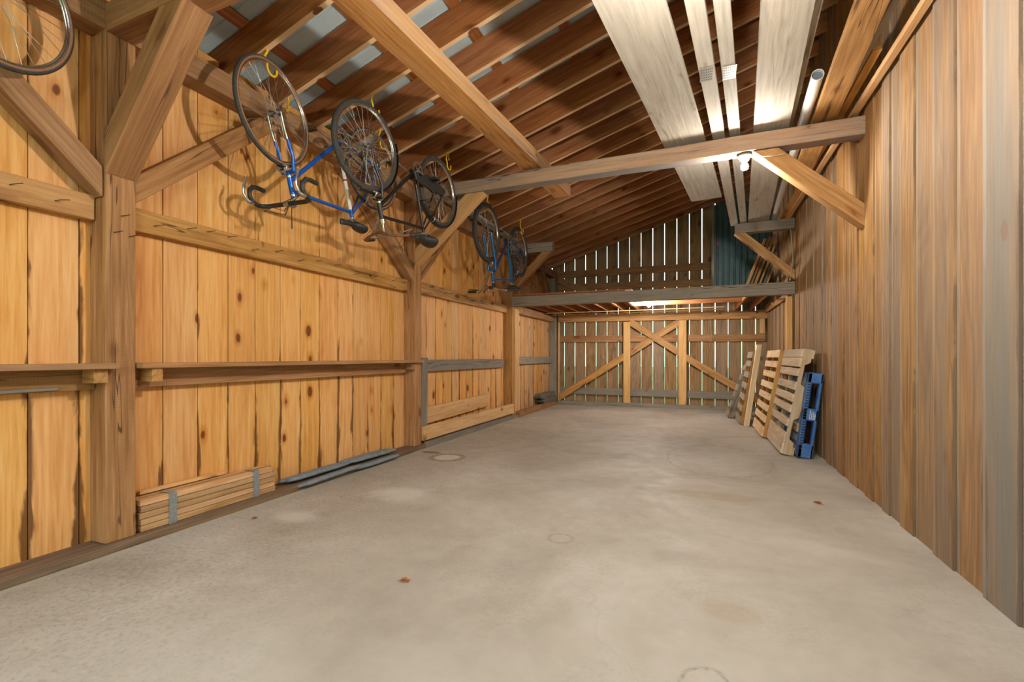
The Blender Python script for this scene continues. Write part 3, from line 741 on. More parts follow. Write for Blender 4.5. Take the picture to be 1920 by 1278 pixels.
# ================================================================== bicycle hooks
def hook_mesh():
    pts = []
    pts += [(0, 0, 0), (0, 0, -.012)]
    for a in range(0, 181, 20):   # bulge
        pts.append((0, -.012 * math.sin(R(a)) * 1.0, -.015 - .05 * a / 180))
    pts.append((0, .0, -.075))
    for a in range(0, 201, 20): pts.append((0, .026 - .026 * math.cos(R(a)), -.078 - .028 * math.sin(R(a))))
    return pts
hb = MB(); hb.tube(hook_mesh(), .0050, 8)
HOOK = None
def hook(label, x, y, L=None, yaw=0, s=1.0):
    global HOOK
    if HOOK is None:
        HOOK = hb.build('bike_hook', M['yellow'])
        c = MB(); c.tube([(0, 0, .03), (0, 0, -.004)], .0035, 8); c.build('screw', M['steel'], HOOK)
        o = HOOK
    else: o = copy_tree(HOOK)
    o.location = (x, y, zr(x)); o.rotation_euler = (0, 0, R(yaw)); o.scale = (s, s, s)
    tag(o, label, 'hook', 'yellow vinyl bicycle hooks'); return o

# ================================================================== bicycles
def P3(s, t, h): return Vector((t, s, h))
def wheel(par, rad, tr, kind, nsp=32):
    rr = rad - tr * 1.75
    def circ(r, n=64, x=0): return [(x, r * math.cos(2 * math.pi * k / n), r * math.sin(2 * math.pi * k / n)) for k in range(n)]
    b = MB()
    for (dx, dr) in ((-.009, 0), (.009, 0)): b.tube(circ(rr + dr, 64, dx), .005, 6, closed=True)
    b.tube(circ(rr - .006, 64), .0085, 8, closed=True)
    w = b.build('wheel', M['chrome' if kind != 'rust' else 'dullsteel'], par)
    b = MB(); b.tube(circ(rad - tr, 72), tr, 12, closed=True)
    if kind == 'knobby':
        for k in range(72):
            a = 2 * math.pi * k / 72
            for dx, ro in ((-.014, -.004), (.0, 0), (.014, -.004)):
                c = Vector((dx, (rad + ro) * math.cos(a), (rad + ro) * math.sin(a))); rd = Vector((0, math.cos(a), math.sin(a))); tg = Vector((0, -math.sin(a), math.cos(a)))
                b.beam(c - rd * .004, c + rd * .004, .009, .012, tg)
    b.build('tire', M['rubber'], w)
    if kind == 'tan':
        b = MB()
        for dx in (-1, 1): b.tube(circ(rad - tr * 1.35, 72, dx * tr * .62), tr * .52, 8, closed=True)
        b.build('sidewall', M['tan'], w)
    b = MB()
    for k in range(nsp):
        a = 2 * math.pi * k / nsp; sgn = 1 if k % 2 else -1; a2 = a + sgn * (1 if (k // 2) % 2 else -1) * R(62)
        p = Vector((sgn * .028, .02 * math.cos(a2), .02 * math.sin(a2))); q = Vector((0, (rr - .01) * math.cos(a), (rr - .01) * math.sin(a)))
        b.tube([p, q], .0017, 5, caps=False)
    b.build('spokes', M['steel'], w)
    b = MB(); b.lathe([(-.05, .005), (-.034, .006), (-.031, .023), (-.027, .023), (-.024, .013), (.024, .013), (.027, .023), (.031, .023), (.034, .006), (.05, .005)], 20, 'x')
    b.build('hub', M['dullsteel'], w)
    return w

def ring_poly(b, x, r, n=40, th=.0025, teeth=True):
    vs = []; m = n * 2
    for sx in (x - th / 2, x + th / 2):
        for k in range(m):
            a = 2 * math.pi * k / m; q = r + (.0035 if (k % 2 and teeth) else 0)
            vs.append((sx, q * math.cos(a), q * math.sin(a)))
        for k in range(m):
            a = 2 * math.pi * k / m; vs.append((sx, r * .82 * math.cos(a), r * .82 * math.sin(a)))
    fs = []
    for k in range(m):
        j = (k + 1) % m
        fs += [[k, j, m + j, m + k], [2 * m + k, 3 * m + k, 3 * m + j, 2 * m + j], [k, 2 * m + k, 2 * m + j, j], [m + k, m + j, 3 * m + j, 3 * m + k]]
    b.raw(vs, fs)

def bike(label, loc, yaw, steer, kind, scale=1.0, tilt=0, crank=30):
    t = empty('bicycle', loc, (0, 0, 0)); tag(t, label, 'bicycle')
    t.matrix_world = Matrix.Translation(loc) @ Matrix.Rotation(R(yaw), 4, 'Z') @ Matrix.Rotation(R(tilt), 4, 'Y') @ Matrix.Rotation(math.pi, 4, 'Y') @ Matrix.Scale(scale, 4)
    if kind == 'road':
        rad, tr, wb, wk = .345, .015, 1.03, 'tan'; BB = (.60, -.06); HL = (.125, .385); HU = (.158, .505); SC_ = (.755, .475); fm = 'blue'
    elif kind == 'city':
        rad, tr, wb, wk = .345, .021, 1.10, 'plain'; BB = (.66, -.045); HL = (.15, .395); HU = (.19, .53); SC_ = (.82, .46); fm = 'black'
    else:
        rad, tr, wb, wk = .335, .026, 1.07, 'knobby'; BB = (.64, -.035); HL = (.15, .43); HU = (.185, .54); SC_ = (.79, .44); fm = 'blue2'
    ax = (Vector(P3(HU[0], 0, HU[1])) - Vector(P3(HL[0], 0, HL[1]))).normalized()
    hl = P3(HL[0], 0, HL[1]); hu = P3(HU[0], 0, HU[1])
    ST = Matrix.Translation(hl) @ Matrix.Rotation(R(steer), 4, ax) @ Matrix.Translation(-hl)
    DS = -1  # drive side (local -X)
    bb = P3(BB[0], 0, BB[1]); sc = P3(SC_[0], 0, SC_[1]); rh = P3(wb, 0, 0)
    # frame
    b = MB()
    b.tube([hl - ax * .012, hu + ax * .012], .019, 14)
    b.tube([hl + ax * .03, bb], .0155, 12)                        # down tube
    tt = .0135
    b.tube([hu - ax * .028, sc - P3(.005, 0, .02) * 1], tt, 12)   # top tube
    b.tube([bb, sc + (sc - bb).normalized() * .02], .0145, 12)      # seat tube
    b.lathe([(-.036, .021), (.036, .021)], 16, 'x', tuple(bb))
    frame = b.build('frame', M[fm], t)
    b = MB()
    for sx in (-1, 1):
        b.tube([bb + P3(.01, sx * .02, 0), bb + P3(.10, sx * .04, .005), rh + P3(-.02, sx * .062, 0), rh + P3(0, sx * .062, 0)], [.010, .009, .008, .007], 8)
        b.tube([sc + P3(0, sx * .012, -.01), sc + P3(.10, sx * .035, -.15), rh + P3(0, sx * .062, .01)], [.008, .0075, .007], 8)
    b.build('rear_stays', M[fm], frame)
    if kind == 'road':
        b = MB()
        a0 = bb + (sc - bb) * .24; a1 = bb + (sc - bb) * .92
        b.tube([a0, a1], .0152, 14, caps=False); b.build('white_panel', M['white'], frame)
        b = MB()
        for q in (.22, .50): b.tube([bb + (sc - bb) * q, bb + (sc - bb) * (q + .022)], .0162, 14)
        b.build('band', M['red'], frame)
    if kind == 'mtb':
        b = MB(); b.tube([hl + ax * .03, bb], .0165, 12); b.build('tube_sleeve', M['violet'], frame)
        b = MB(); q0 = bb + (sc - bb) * .25; q1 = bb + (sc - bb) * .9
        b.tube([q0 + P3(.05, 0, 0), q1 + P3(.045, 0, 0)], .026, 10); b.build('pump', M['blackm'], t)
    # fork
    b = MB(); cr = hl - ax * .03
    for sx in (-1, 1):
        pts = [cr + P3(0, sx * .045, 0), cr + P3(-.012, sx * .05, -.10), P3(.035, sx * .052, .12), P3(.012, sx * .052, .04), P3(0, sx * .052, 0)]
        b.tube(pts, [.0125, .012, .009, .008, .0065] if kind != 'mtb' else [.015, .015, .015, .013, .011], 10)
    b.tube([cr + P3(0, -.05, 0), cr + P3(0, .05, 0)], .013, 10); b.tube([cr, hl], .014, 10)
    fk = b.build('fork', M[fm], t); fk.matrix_local = ST
    if kind == 'road':
        b = MB()
        for sx in (-1, 1): b.tube([P3(.052, sx * .0518, .16), P3(.035, sx * .052, .12), P3(.012, sx * .052, .04), P3(0, sx * .052, 0)], [.0110, .0100, .0090, .0075], 10)
        b.build('chrome_tips', M['chrome'], fk)
    b = MB()
    for q in (hl, hu): b.tube([q - ax * .006, q + ax * .006], .0215, 14)
    b.build('headset', M['chrome'], t)
    # wheels
    w = wheel(t, rad, tr, wk); w.matrix_local = ST
    w = wheel(t, rad, tr, wk); w.matrix_local = Matrix.Translation(rh)
    # cassette
    b = MB()
    for k in range(6): ring_poly(b, DS * (.030 + .005 * k), .055 - .006 * k, 20)
    b.lathe([(DS * .028, .02), (DS * .058, .02)], 14, 'x'); 
    o = b.build('cassette', M['dullsteel'], t); o.matrix_local = Matrix.Translation(rh)
    # crankset
    b = MB()
    for x, r in ((DS * .045, .095), (DS * .038, .072)):
        if kind == 'city' and r < .09: continue
        ring_poly(b, x, r if kind != 'city' else .08, 44)
    for k in range(5):
        a = R(72 * k + crank); b.beam((DS * .045, 0, 0), (DS * .043, .082 * math.cos(a), .082 * math.sin(a)), .012, .004, (1, 0, 0))
    cs_ = b.build('crankset', M['steel'], t); cs_.matrix_local = Matrix.Translation(bb)
    for sg in (DS, -DS):
        a = R(crank + (180 if sg > 0 else 0)); e = Vector((sg * .065, .17 * math.cos(a), .17 * math.sin(a)))
        b = MB(); b.tube([(sg * .05, 0, 0), e], [.012, .009], 8, flat=.6); b.tube([(sg * .03, 0, 0), (sg * .06, 0, 0)], .012, 8)
        b.build('crank_arm', M['steel'], cs_)
        b = MB(); c = e + Vector((sg * .055, 0, 0))
        b.tube([e, c + Vector((sg * .04, 0, 0))], .006, 8)
        for dy in (-.03, .03): b.beam(c + Vector((-.04, dy, 0)), c + Vector((.04, dy, 0)), .012, .018)
        for dx in (-.04, .04): b.beam(c + Vector((dx, -.035, 0)), c + Vector((dx, .035, 0)), .006, .018)
        b.build('pedal', M['dullsteel' if kind != 'city' else 'blackm'], cs_)
    # chain
    b = MB(); x = DS * .043; R1 = .09 if kind != 'city' else .078; R2 = .042
    up = [bb + Vector((x, R1 * math.cos(R(a)), R1 * math.sin(R(a)))) for a in range(250, 89, -20)] if False else []
    cp = [bb + Vector((x, 0, R1)), rh + Vector((x, 0, R2))]
    cp2 = [bb + Vector((x, 0, -R1)), rh + Vector((x, -.01, -.085 if kind != 'city' else -R2))]
    b.tube(cp, .0035, 6, flat=1.3); b.tube(cp2, .0035, 6, flat=1.3)
    b.build('chain', M['dullsteel'], t)
    # rear derailleur
    if kind != 'city':
        b = MB()
        for dz, r in ((-.045, .018), (-.095, .018)): b.lathe([(x - .004, r), (x + .004, r)], 14, 'x', (0, wb + .012 - dz * .15, dz))
        b.beam(rh + Vector((x, .012, -.03)), rh + Vector((x, .03, -.11)), .014, .02, (1, 0, 0))
        b.tube([rh + Vector((DS * .06, .01, 0)), rh + Vector((DS * .07, .02, -.045))], .009, 8)
        b.build('rear_derailleur', M['steel'], t)
        b = MB(); c = bb + (sc - bb) * .17
        b.beam(c + Vector((DS * .035, -.03, .0)), c + Vector((DS * .035, .05, .01)), .016, .03); b.tube([c, c + Vector((DS * .045, 0, .01))], .010, 8)
        b.build('front_derailleur', M['steel'], t)
    # seat post + saddle
    sv = (sc - bb).normalized(); st = sc + sv * .05
    b = MB(); b.tube([sc, st + sv * .01], .0125, 10); b.build('seat_post', M['chrome'], t)
    b = MB(); stn = 13; wide = {'road': (.072, .012), 'city': (.10, .02), 'mtb': (.08, .014)}[kind]
    vs = []; n = 14; L = .27
    for i in range(stn):
        q = i / (stn - 1); s_ = -.14 + L * q
        wd = wide[1] + (wide[0] - wide[1]) * (1 / (1 + math.exp(-(q - .62) * 13))); 
        if q > .93: wd *= .78
        if q < .05: wd *= .7
        hh = .026 + .010 * (q > .6) + (.02 if kind == 'city' else 0) * min(1, q * 1.4)
        zz = .035 - .014 * math.sin(q * math.pi)
        for k in range(n):
            a = 2 * math.pi * k / n; cz = math.sin(a); cx = math.cos(a)
            vs.append(st + P3(s_, wd * cx, zz + (hh * cz if cz > 0 else hh * .9 * cz * (1 - .35 * abs(cx)))))
    fs = [[i * n + k, i * n + (k + 1) % n, (i + 1) * n + (k + 1) % n, (i + 1) * n + k] for i in range(stn - 1) for k in range(n)]
    fs += [list(range(n))[::-1], [(stn - 1) * n + k for k in range(n)]]
    b.raw(vs, fs, True); sd = b.build('saddle', M['blackm'], t)
    b = MB()
    for sx in (-1, 1): b.tube([st + P3(-.10, sx * .012, .015), st + P3(-.03, sx * .022, -.008), st + P3(.05, sx * .022, -.008), st + P3(.11, sx * .035, .02)], .0035, 6)
    b.tube([st + P3(0, -.028, -.006), st + P3(0, .028, -.006)], .011, 10); b.build('saddle_rails', M['steel'], sd)
    # stem + bars
    if kind == 'road':
        top = hu + ax * .075; cl = top + P3(-.085, 0, .01)
        b = MB(); b.tube([hu, top, top + P3(-.02, 0, .008), cl], [.011, .012, .013, .014], 10); b.tube([cl + P3(0, -.02, 0), cl + P3(0, .02, 0)], .018, 12)
        sm = b.build('stem', M['steel'], t); sm.matrix_local = ST
        b = MB()
        side = [(0, .0, 0), (0, .15, 0), (-.012, .185, 0), (-.045, .2, 0), (-.085, .203, -.012), (-.108, .205, -.045), (-.105, .207, -.085), (-.075, .21, -.118), (-.03, .212, -.128), (.035, .213, -.130)]
        full = [cl + P3(a, -c, d) for a, c, d in side[::-1]] + [cl + P3(a, c, d) for a, c, d in side[1:]]
        b.tube(full, .0155, 12); hb_ = b.build('handlebar', M['blackm'], t); hb_.matrix_local = ST
        for sx in (-1, 1):
            c = cl + P3(-.09, sx * .204, -.014)
            b = MB(); b.tube([c + P3(.01, 0, .01), c + P3(-.03, 0, .012), c + P3(-.05, 0, .0)], [.014, .014, .008], 10)
            b.tube([c + P3(-.04, 0, .01), c + P3(-.072, 0, -.03), c + P3(-.07, 0, -.08), c + P3(-.045, 0, -.14), c + P3(-.05, 0, -.16)], [.006, .007, .006, .005, .004], 8, flat=1.5)
            b.build('brake_lever', M['steel'], hb_)
        b = MB()
        for k, (ox, oz) in enumerate(((.05, .10), (.02, .07), (-.03, .11))):
            b.tube([cl + P3(-.12, -.2 + .4 * (k % 2), .0), cl + P3(-.10, ox * 2, oz * .7), cl + P3(-.02, 0, oz * .8), cl + P3(.05, 0, -.06), cl + P3(.03, 0, -.20)], .0025, 6)
        cb = b.build('cables', M['black'], t); cb.matrix_local = ST
    elif kind == 'city':
        top = hu + ax * .10; cl = top + P3(-.05, 0, .012)
        b = MB(); b.tube([hu, top], .011, 10); b.tube([top, cl], .011, 10); b.tube([hu, hu + ax * .03], .02, 12)
        sm = b.build('stem', M['chrome'], t); sm.matrix_local = ST
        side = [(0, 0, 0), (-.015, .05, .015), (-.01, .12, .035), (.04, .2, .04), (.11, .24, .02), (.19, .26, -.005)]
        full = [cl + P3(a, -c, d) for a, c, d in side[::-1]] + [cl + P3(a, c, d) for a, c, d in side[1:]]
        b = MB(); b.tube(full, .0115, 10); hb_ = b.build('handlebar', M['rust'], t); hb_.matrix_local = ST
        for sx in (-1, 1):
            b = MB(); b.tube([cl + P3(.10, sx * .236, .023), cl + P3(.205, sx * .264, -.008)], .0165, 10); b.build('grip', M['blackm'], hb_)
            b = MB(); b.tube([cl + P3(.05, sx * .205, .04), cl + P3(.06, sx * .19, -.0), cl + P3(.16, sx * .21, -.045)], .005, 8, flat=1.6); b.build('brake_lever', M['steel'], hb_)
        b = MB()
        for k in range(5):
            b.tube([cl + P3(.03 * k, -.15 + .06 * k, .02), cl + P3(-.05 - .01 * k, -.1 + .05 * k, .07), cl + P3(-.03, .02, .03 - .02 * k), cl + P3(.04, 0, -.10 - .03 * k)], .0022, 6)
        cb = b.build('cables', M['dullsteel'], t); cb.matrix_local = ST
    else:
        top = hu + ax * .06; cl = top + P3(-.08, 0, .02)
        b = MB(); b.tube([hu - ax * .02, top], .019, 12); b.tube([top, cl], .015, 10); b.tube([cl + P3(0, -.025, 0), cl + P3(0, .025, 0)], .019, 12)
        sm = b.build('stem', M['blackm'], t); sm.matrix_local = ST
        side = [(0, 0, 0), (0, .05, 0), (.005, .09, .02), (.02, .2, .035), (.045, .31, .03)]
        full = [cl + P3(a, -c, d) for a, c, d in side[::-1]] + [cl + P3(a, c, d) for a, c, d in side[1:]]
        b = MB(); b.tube(full, .012, 10); hb_ = b.build('handlebar', M['chrome'], t); hb_.matrix_local = ST
        for sx in (-1, 1):
            b = MB(); b.tube([cl + P3(.022, sx * .2, .035), cl + P3(.05, sx * .325, .029)], .017, 10); b.build('grip', M['blackm'], hb_)
            b = MB(); b.tube([cl + P3(.02, sx * .17, .03), cl + P3(-.03, sx * .19, .02), cl + P3(-.02, sx * .28, .01)], .006, 8); b.build('brake_lever', M['blackm'], hb_)
        b = MB()
        for k in range(4):
            b.tube([cl + P3(-.02, -.17 + .11 * k, .02), cl + P3(-.12, -.08 + .06 * k, .08), cl + P3(-.13, 0, -.02), cl + P3(-.03, .0, -.17)], .0028, 6)
        cb = b.build('cables', M['black'], t); cb.matrix_local = ST
    # brakes
    for mt, c, on_rear in ((ST, P3(HL[0] - .055, 0, rad + .012), 0), (None, rh + P3(-.115, 0, rad - .03), 1)):
        b = MB(); arc = [c + P3(-.01, .034 * math.cos(R(a)), .03 * math.sin(R(a)) - .012) for a in range(-20, 201, 20)]
        b.tube(arc, .0065, 8); b.tube([c + P3(-.02, 0, .018), c + P3(.02, 0, .018)], .007, 8)
        for sx in (-1, 1): b.beam(c + P3(-.035, sx * .024, -.02), c + P3(.02, sx * .024, -.022), .01, .012)
        b.tube([c + P3(-.01, .03, 0), c + P3(-.015, .06, .02)], .004, 6)
        o = b.build('brake_caliper', M['steel'], t)
        if mt is not None: o.matrix_local = mt
    # fenders and guard
    if kind == 'city':
        def fender(a0, a1, cx, mt):
            b = MB(); vs = []; n = 30
            for i in range(n + 1):
                a = R(a0 + (a1 - a0) * i / n)
                for j in range(7):
                    q = -1 + j / 3; rr_ = rad + .016 - .016 * q * q
                    vs.append((.030 * q, cx + rr_ * math.cos(a), rr_ * math.sin(a)))
            b.raw(vs, [[i * 7 + j, i * 7 + j + 1, (i + 1) * 7 + j + 1, (i + 1) * 7 + j] for i in range(n) for j in range(6)], True)
            o = b.build('fender', M['black'], t); m = o.modifiers.new('t', 'SOLIDIFY'); m.thickness = .0015
            for sx in (-1, 1):
                aa = R(a1 - 12 if cx else a0 + 14); 
                s = MB(); s.tube([(sx * .055, cx, 0), (sx * .032, cx + (rad + .004) * math.cos(aa), (rad + .004) * math.sin(aa))], .0022, 6); s.build('fender_stay', M['steel'], o)
            if mt is not None: o.matrix_local = mt
            return o
        f1 = fender(-28 + 0, 125, 0.0, ST) if False else fender(-25, 100, 0.0, ST)
        fender(-10, 150, wb, None)
        b = MB(); 
        g = [bb + Vector((0, -.10, .03)), bb + Vector((0, -.06, .105)), bb + Vector((0, .02, .115)), rh + Vector((0, -.02, .055)), rh + Vector((0, .03, .0)), rh + Vector((0, .0, -.02)), bb + Vector((0, .14, -.015)), bb + Vector((0, .06, .02)), bb + Vector((0, .0, .055)), bb + Vector((0, -.05, .03))]
        b.prism([(v.y, v.z) for v in g], DS * .075, DS * .052, 'x'); b.build('chain_guard', M['blackm'], t, .006)
        b = MB(); b.beam(P3(-.02, -.03, rad + .02), P3(-.06, -.03, rad + .012), .0, .0) if False else None
    if kind == 'road':
        b = MB(); c = cl if False else hu + ax * .08
        b.tube([c + P3(-.03, .0, -.02), c + P3(-.035, .0, .06), c + P3(-.03, 0, .16)], [.003, .004, .009], 6, flat=.4); b.build('strap', M['black'], t)
    return t

b1 = bike('blue road bicycle with white seat tube hung upside down by its wheels', (-2.71, 2.36, 2.75), 0, -9, 'road', 1.02, crank=20)
b2 = bike('black city bicycle with fenders and chain guard hung upside down', (-2.47, 3.03, 2.76), 0, 6, 'city', 1.01, crank=10)
b3 = bike('blue mountain bicycle with knobby tires hung upside down past the black one', (-2.55, 5.50, 2.69), 1, 2, 'mtb', 1.13, crank=100)
b0 = bike('bicycle hung at the top left corner, only one tan-walled wheel in view', (-2.60, .04, 2.70), 15, 0, 'road', 1.0)
for lb, x, y, yw in [('yellow hook holding the front wheel of the blue road bicycle', -2.71, 2.305, 0), ('yellow hook holding the rear wheel of the blue road bicycle', -2.71, 3.51, 0),
                 ('yellow hook holding the front wheel of the black bicycle', -2.47, 3.108, 0), ('yellow hook holding the rear wheel of the black bicycle', -2.47, 4.32, 0),
                 ('yellow hook holding the front wheel of the far blue bicycle', -2.55, 5.53, 0), ('yellow hook holding the rear wheel of the far blue bicycle', -2.55, 6.74, 0),
                 ('yellow hook holding the lone wheel at the top left corner', -2.87, 1.09, 0)]:
    hook(lb, x, y, yaw=yw, s=1.5 if x != -2.55 else 2.0)
hook('empty yellow hook seen through the road bicycle front wheel', -2.95, 2.70, yaw=60)
hook('empty yellow hook behind the fender of the black bicycle', -2.93, 3.914, yaw=60)
hook('empty yellow hook just in front of the bulb beam', -2.45, 4.32, yaw=20, s=.7)
h_ = hook('yellow hook on the conduit under the right end of the loft beam', 1.02, 7.6, yaw=90, s=.9); h_.location = (1.04, 7.6, 1.915)
h_ = hook('yellow hook under the left end of the loft beam', -2.88, 7.6, yaw=90, s=.9); h_.location = (-2.86, 7.6, 1.945)

# ================================================================== pallets leaning on the right wall
def pallet(label, loc, lean, W_, H_, D_, mats, slats, nst=3, notch=True, back=5, yawd=0):
    """local: x depth (0 = room side), y width, z height"""
    t = empty('wooden_pallet', loc, (0, R(lean), R(yawd))); tag(t, label, 'pallet', 'pallets leaning on the right wall')
    th = .02
    for z, h in slats:
        b = MB(); b.beam((th / 2, 0, z), (th / 2, W_, z), h, th, (1, 0, 0), 2, .01); b.build('deck_board', M[mats[0]], t, .0015)
    sd = D_ - 2 * th
    poly = [(th, 0), (D_ - th, 0)]
    if notch: poly += [(D_ - th, H_ * .12), (D_ - th - .048, H_ * .15), (D_ - th - .048, H_ * .33), (D_ - th, H_ * .36), (D_ - th, H_ * .64), (D_ - th - .048, H_ * .67), (D_ - th - .048, H_ * .85), (D_ - th, H_ * .88)]
    poly += [(D_ - th, H_), (th, H_)]
    for k in range(nst):
        y = (W_ - .04) * k / (nst - 1)
        b = MB(); b.prism(poly, y, y + .04, 'y'); b.build('stringer', M[mats[1]], t, .0015)
    for k in range(back):
        z = .05 + (H_ - .10) * k / (back - 1)
        b = MB(); b.beam((D_ - th / 2, 0, z), (D_ - th / 2, W_, z), .09, th, (1, 0, 0)); b.build('back_board', M[mats[2]], t, .0015)
    return t
H1 = 1.16
pallet('tan wooden pallet leaning nearest, in front of the blue plastic one', (.835, 5.77, .022), 10.2, 1.10, H1, .125, ('palletd', 'palletw', 'palletw'),
       [(.065, .12), (.185, .11), (.35, .085), (.50, .08), (.62, .085), (.75, .085), (.90, .085), (1.01, .10), (1.11, .09)], notch=True)
pallet('fresh pine pallet leaning between the tan pallet and the tall laths', (.775, 6.90, .022), 10.2, 1.03, 1.16, .125, ('palletn', 'timber_b', 'palletn'),
       [(.07, .13), (.235, .085), (.38, .085), (.53, .085), (.68, .085), (.83, .085), (.97, .085), (1.11, .10)], notch=False)
pallet('small grey pallet leaning farthest down the right wall', (.47, 8.93, .036), 19, .45, .98, .11, ('palletg', 'timber_g', 'palletg'),
       [(.06, .10), (.22, .10), (.40, .10), (.53, .11), (.72, .10), (.90, .10)], nst=2, notch=False, back=4)
pallet('old brown pallet partly hidden behind the tall laths', (.60, 8.12, .021), 10, .75, 1.16, .12, ('palletg', 'timber_b', 'palletw'),
       [(.06, .10), (.24, .09), (.42, .09), (.60, .09), (.78, .09), (.96, .09), (1.10, .10)], nst=3, notch=False)
for k in range(5):
    t_ = MB(); x0 = .665 + .014 * k
    t_.beam((x0 + .008, 8.02, 0), (x0 + .185, 8.02, 1.26), .0125, .11, (0, 1, 0), 2, .01)
    tag(t_.build('lath', M['lathw'], None, .001), 'tall pale lath standing between pallets, %s from the room side' % ORD[k], 'lath', 'tall laths standing between the pallets')

# dark plastic pallet and blue plastic pallet
def plastic(label, loc, lean, W_, H_, D_, mat, marks):
    t = empty('plastic_pallet', loc, (0, R(lean), 0)); tag(t, label, 'pallet', 'pallets leaning on the right wall')
    # side rail profile facing the camera with two fork openings
    def fr(y0, y1):
        b = MB(); r = []
        bars = [(0, .012 * 0, .15), (0, .44 * H_, .58 * H_), (0, H_ - .11, H_)]
        for _, z0, z1 in bars: b.box(.0, D_, y0, y1, z0, z1, 'z')
        b.box(0, .045, y0, y1, .0, H_, 'z'); b.box(D_ - .028, D_, y0, y1, .0, H_, 'z')
        return b
    fr(0, .09).build('side_rail', mat, t, .010); fr(W_ / 2 - .05, W_ / 2 + .05).build('middle_rail', mat, t, .008); fr(W_ - .09, W_).build('side_rail', mat, t, .010)
    # deck grid
    b = MB(); n = 9
    for k in range(n):
        z = .03 + (H_ - .06) * k / (n - 1); b.box(0, .02, .09, W_ - .09, z - .022, z + .022, 'y')
    for k in range(16):
        y = .12 + (W_ - .24) * k / 15; b.box(.001, .014, y - .008, y + .008, .03, H_ - .03, 'z')
    b.build('deck_grid', plain('grey_plastic_grid', '6a7076', .5), t)
    b = MB()
    for k in range(26):
        z = .10 + (H_ - .2) * k / 25; b.box(.008, .034, -.003, .004, z - .006, z + .006, 'z')
    b.build('vent_slots', M['black'], t)
    if marks:
        b = MB()
        for c, (x, n) in enumerate(((.062, 9), (.078, 8), (.094, 8), (.108, 6))):
            for k in range(n):
                z = .46 * H_ + k * .0105; b.box(x, x + random.uniform(.006, .011), -.0025, .001, z, z + .007, 'z')
        b.build('printed_text', M['white'], t)
    return t
plastic('blue plastic pallet leaning on the right wall nearest the camera', (.968, 5.655, .017), 7, .95, .90, .14, M['bluepl'], True)
#plastic('dark plastic pallet between the tan pallet and the right wall', (.952, 5.82 + .85, .0), 7, .9, 1.0, .10, M['blackm'], False)
#pp = [o for o in bpy.data.objects if o.get('label', '').startswith('dark plastic')][0]

# ================================================================== things along the left wall foot
t = empty('stake_bundle', (-3.07, 2.16, .046)); tag(t, 'bundle of square wooden stakes bound with grey tape on the sill', 'stake bundle')
sx_, sz_ = .040, .036
for i in range(3):
    for j in range(5):
        y0 = -.46 + random.uniform(-.02, .03); y1 = .46 + random.uniform(-.02, .02)
        if i == 2: y0 = -.455 + random.uniform(-.008, .008)
        b = MB(); cx = -.045 + i * (sx_ + .002); cz = .019 + j * (sz_ + .0015)
        b.beam((cx, y0, cz), (cx, y1, cz), sx_ - .002, sz_ - .002); b.build('stake', M['stake'], t, .0015)
b = MB(); b.beam((-.055, -.40, .206), (-.055, .14, .206), .02, .022); b.build('stake', M['newpine'], t)
for y in (-.255, .33):
    b = MB(); x1 = .0625; z1 = .19
    b.beam((-.035, y - .022, z1 + .001), (x1, y - .022, z1 + .001), .045, .0012, (0, 0, 1)); b.beam((x1 + .0006, y - .022, -.002), (x1 + .0006, y - .022, z1 + .001), .0012, .045, (0, 1, 0))
    b.build('tape_band', M['tape'], t)
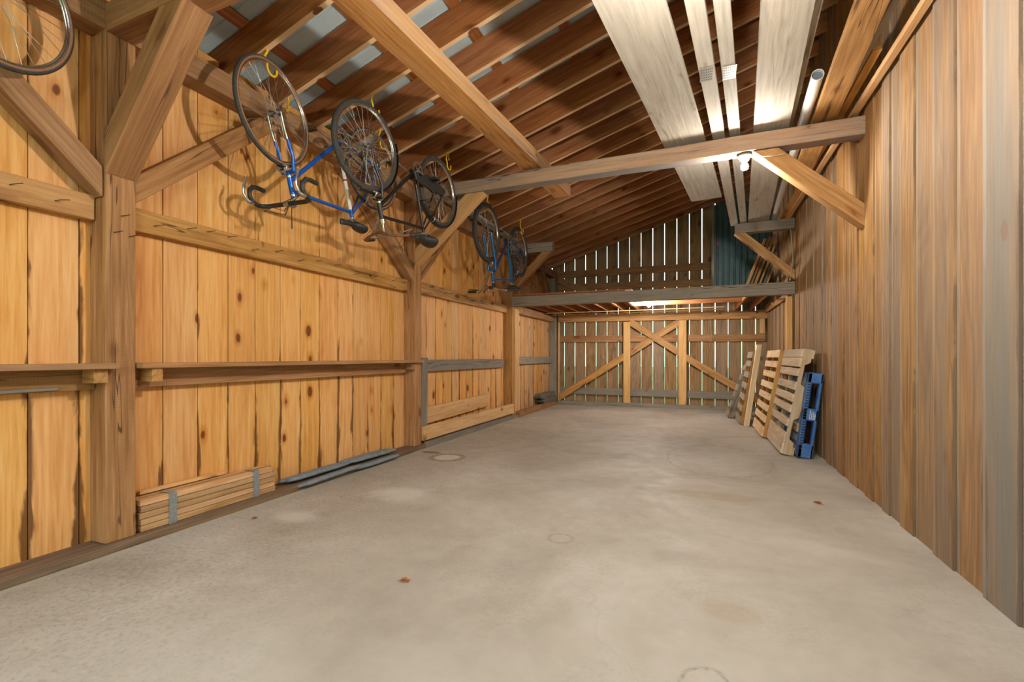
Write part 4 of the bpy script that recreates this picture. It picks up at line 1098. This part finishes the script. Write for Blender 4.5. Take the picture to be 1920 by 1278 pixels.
# grey canvas sleeves
def sleeve(label, pts, r, fl=.55):
    n = len(pts); rs = [r * q for q in ([.55, .95] + [1.0 + random.uniform(-.05, .05) for _ in range(n - 4)] + [.95, .6])]
    b = MB(); b.tube(pts, rs, 14, flat=fl); tag(b.build('canvas_sleeve', M['grayrub']), label, 'sleeve', 'grey sleeves on the sill')
def ln(a, c, n=9): return [tuple(a[i] + (c[i] - a[i]) * k / (n - 1) + (random.uniform(-.0015, .0015) if 0 < k < n - 1 else 0) for i in range(3)) for k in range(n)]
sleeve('long grey sleeve on the sill against the wall past the stakes', ln((-3.09, 2.74, .075), (-3.10, 3.42, .075)), .034)
sleeve('upper grey sleeve in the middle of the nearer pair', ln((-3.02, 2.76, .088), (-3.03, 3.45, .08)), .036)
sleeve('grey sleeve on the sill edge nearest the floor', ln((-2.95, 2.80, .040), (-2.935, 3.50, .055)), .034)
sleeve('far grey sleeve against the wall below the shelf', ln((-3.09, 3.42, .085), (-3.10, 4.14, .075)), .036)
sleeve('far grey sleeve in the middle, its rounded end raised', ln((-3.02, 3.44, .09), (-3.02, 4.16, .078)), .040)
sleeve('far grey sleeve overhanging the slab edge', ln((-2.94, 3.45, .038), (-2.935, 4.10, .036)), .036)
# slate blocks
def slab(label, x0, x1, y0, y1, z0, z1, tp):
    b = MB(); b.prism([(y0 + tp, z0), (y1, z0), (y1, z1), (y0 + tp * 1.7, z1), (y0, (z0 + z1) / 2)], x0, x1, 'x'); tag(b.build('stone_slab', M['slate'], None, .006), label, 'stone slab', 'grey slabs by the corner post')
slab('lower dark slab on the sill by the corner post', -3.13, -2.96, 9.15, 10.08, .101, .20, .1)
slab('upper greenish slab stacked by the corner post', -3.14, -2.98, 9.05, 10.08, .20, .30, .06)
# leaves
def leaf(label, x, y, s, rot):
    b = MB(); vs = []; n = 14
    for k in range(n):
        a = 2 * math.pi * k / n; r = s * (1 if k % 2 else .62) * (1 + .3 * math.cos(a))
        vs.append((r * math.cos(a), .5 * r * math.sin(a), .006 + .35 * s * abs(math.sin(a)) ** 1.5))
    vs.append((0, 0, .004)); b.raw(vs, [[k, (k + 1) % n, n] for k in range(n)])
    b.tube([(-s * .5, 0, .006), (-s * 1.2, s * .1, .003)], .001, 5)
    o = b.build('dry_leaf', M['leaf']); o.location = (x, y, 0); o.rotation_euler = (0, 0, R(rot)); tag(o, label, 'leaf', 'dry leaves on the slab')
leaf('dry leaf in the left foreground of the slab', -1.30, 1.86, .030, 10)
leaf('small curled dry leaf near the taped stakes', -2.72, 2.21, .022, 60)
leaf('dry leaf on the slab near the right wall', .82, 3.97, .035, 140)
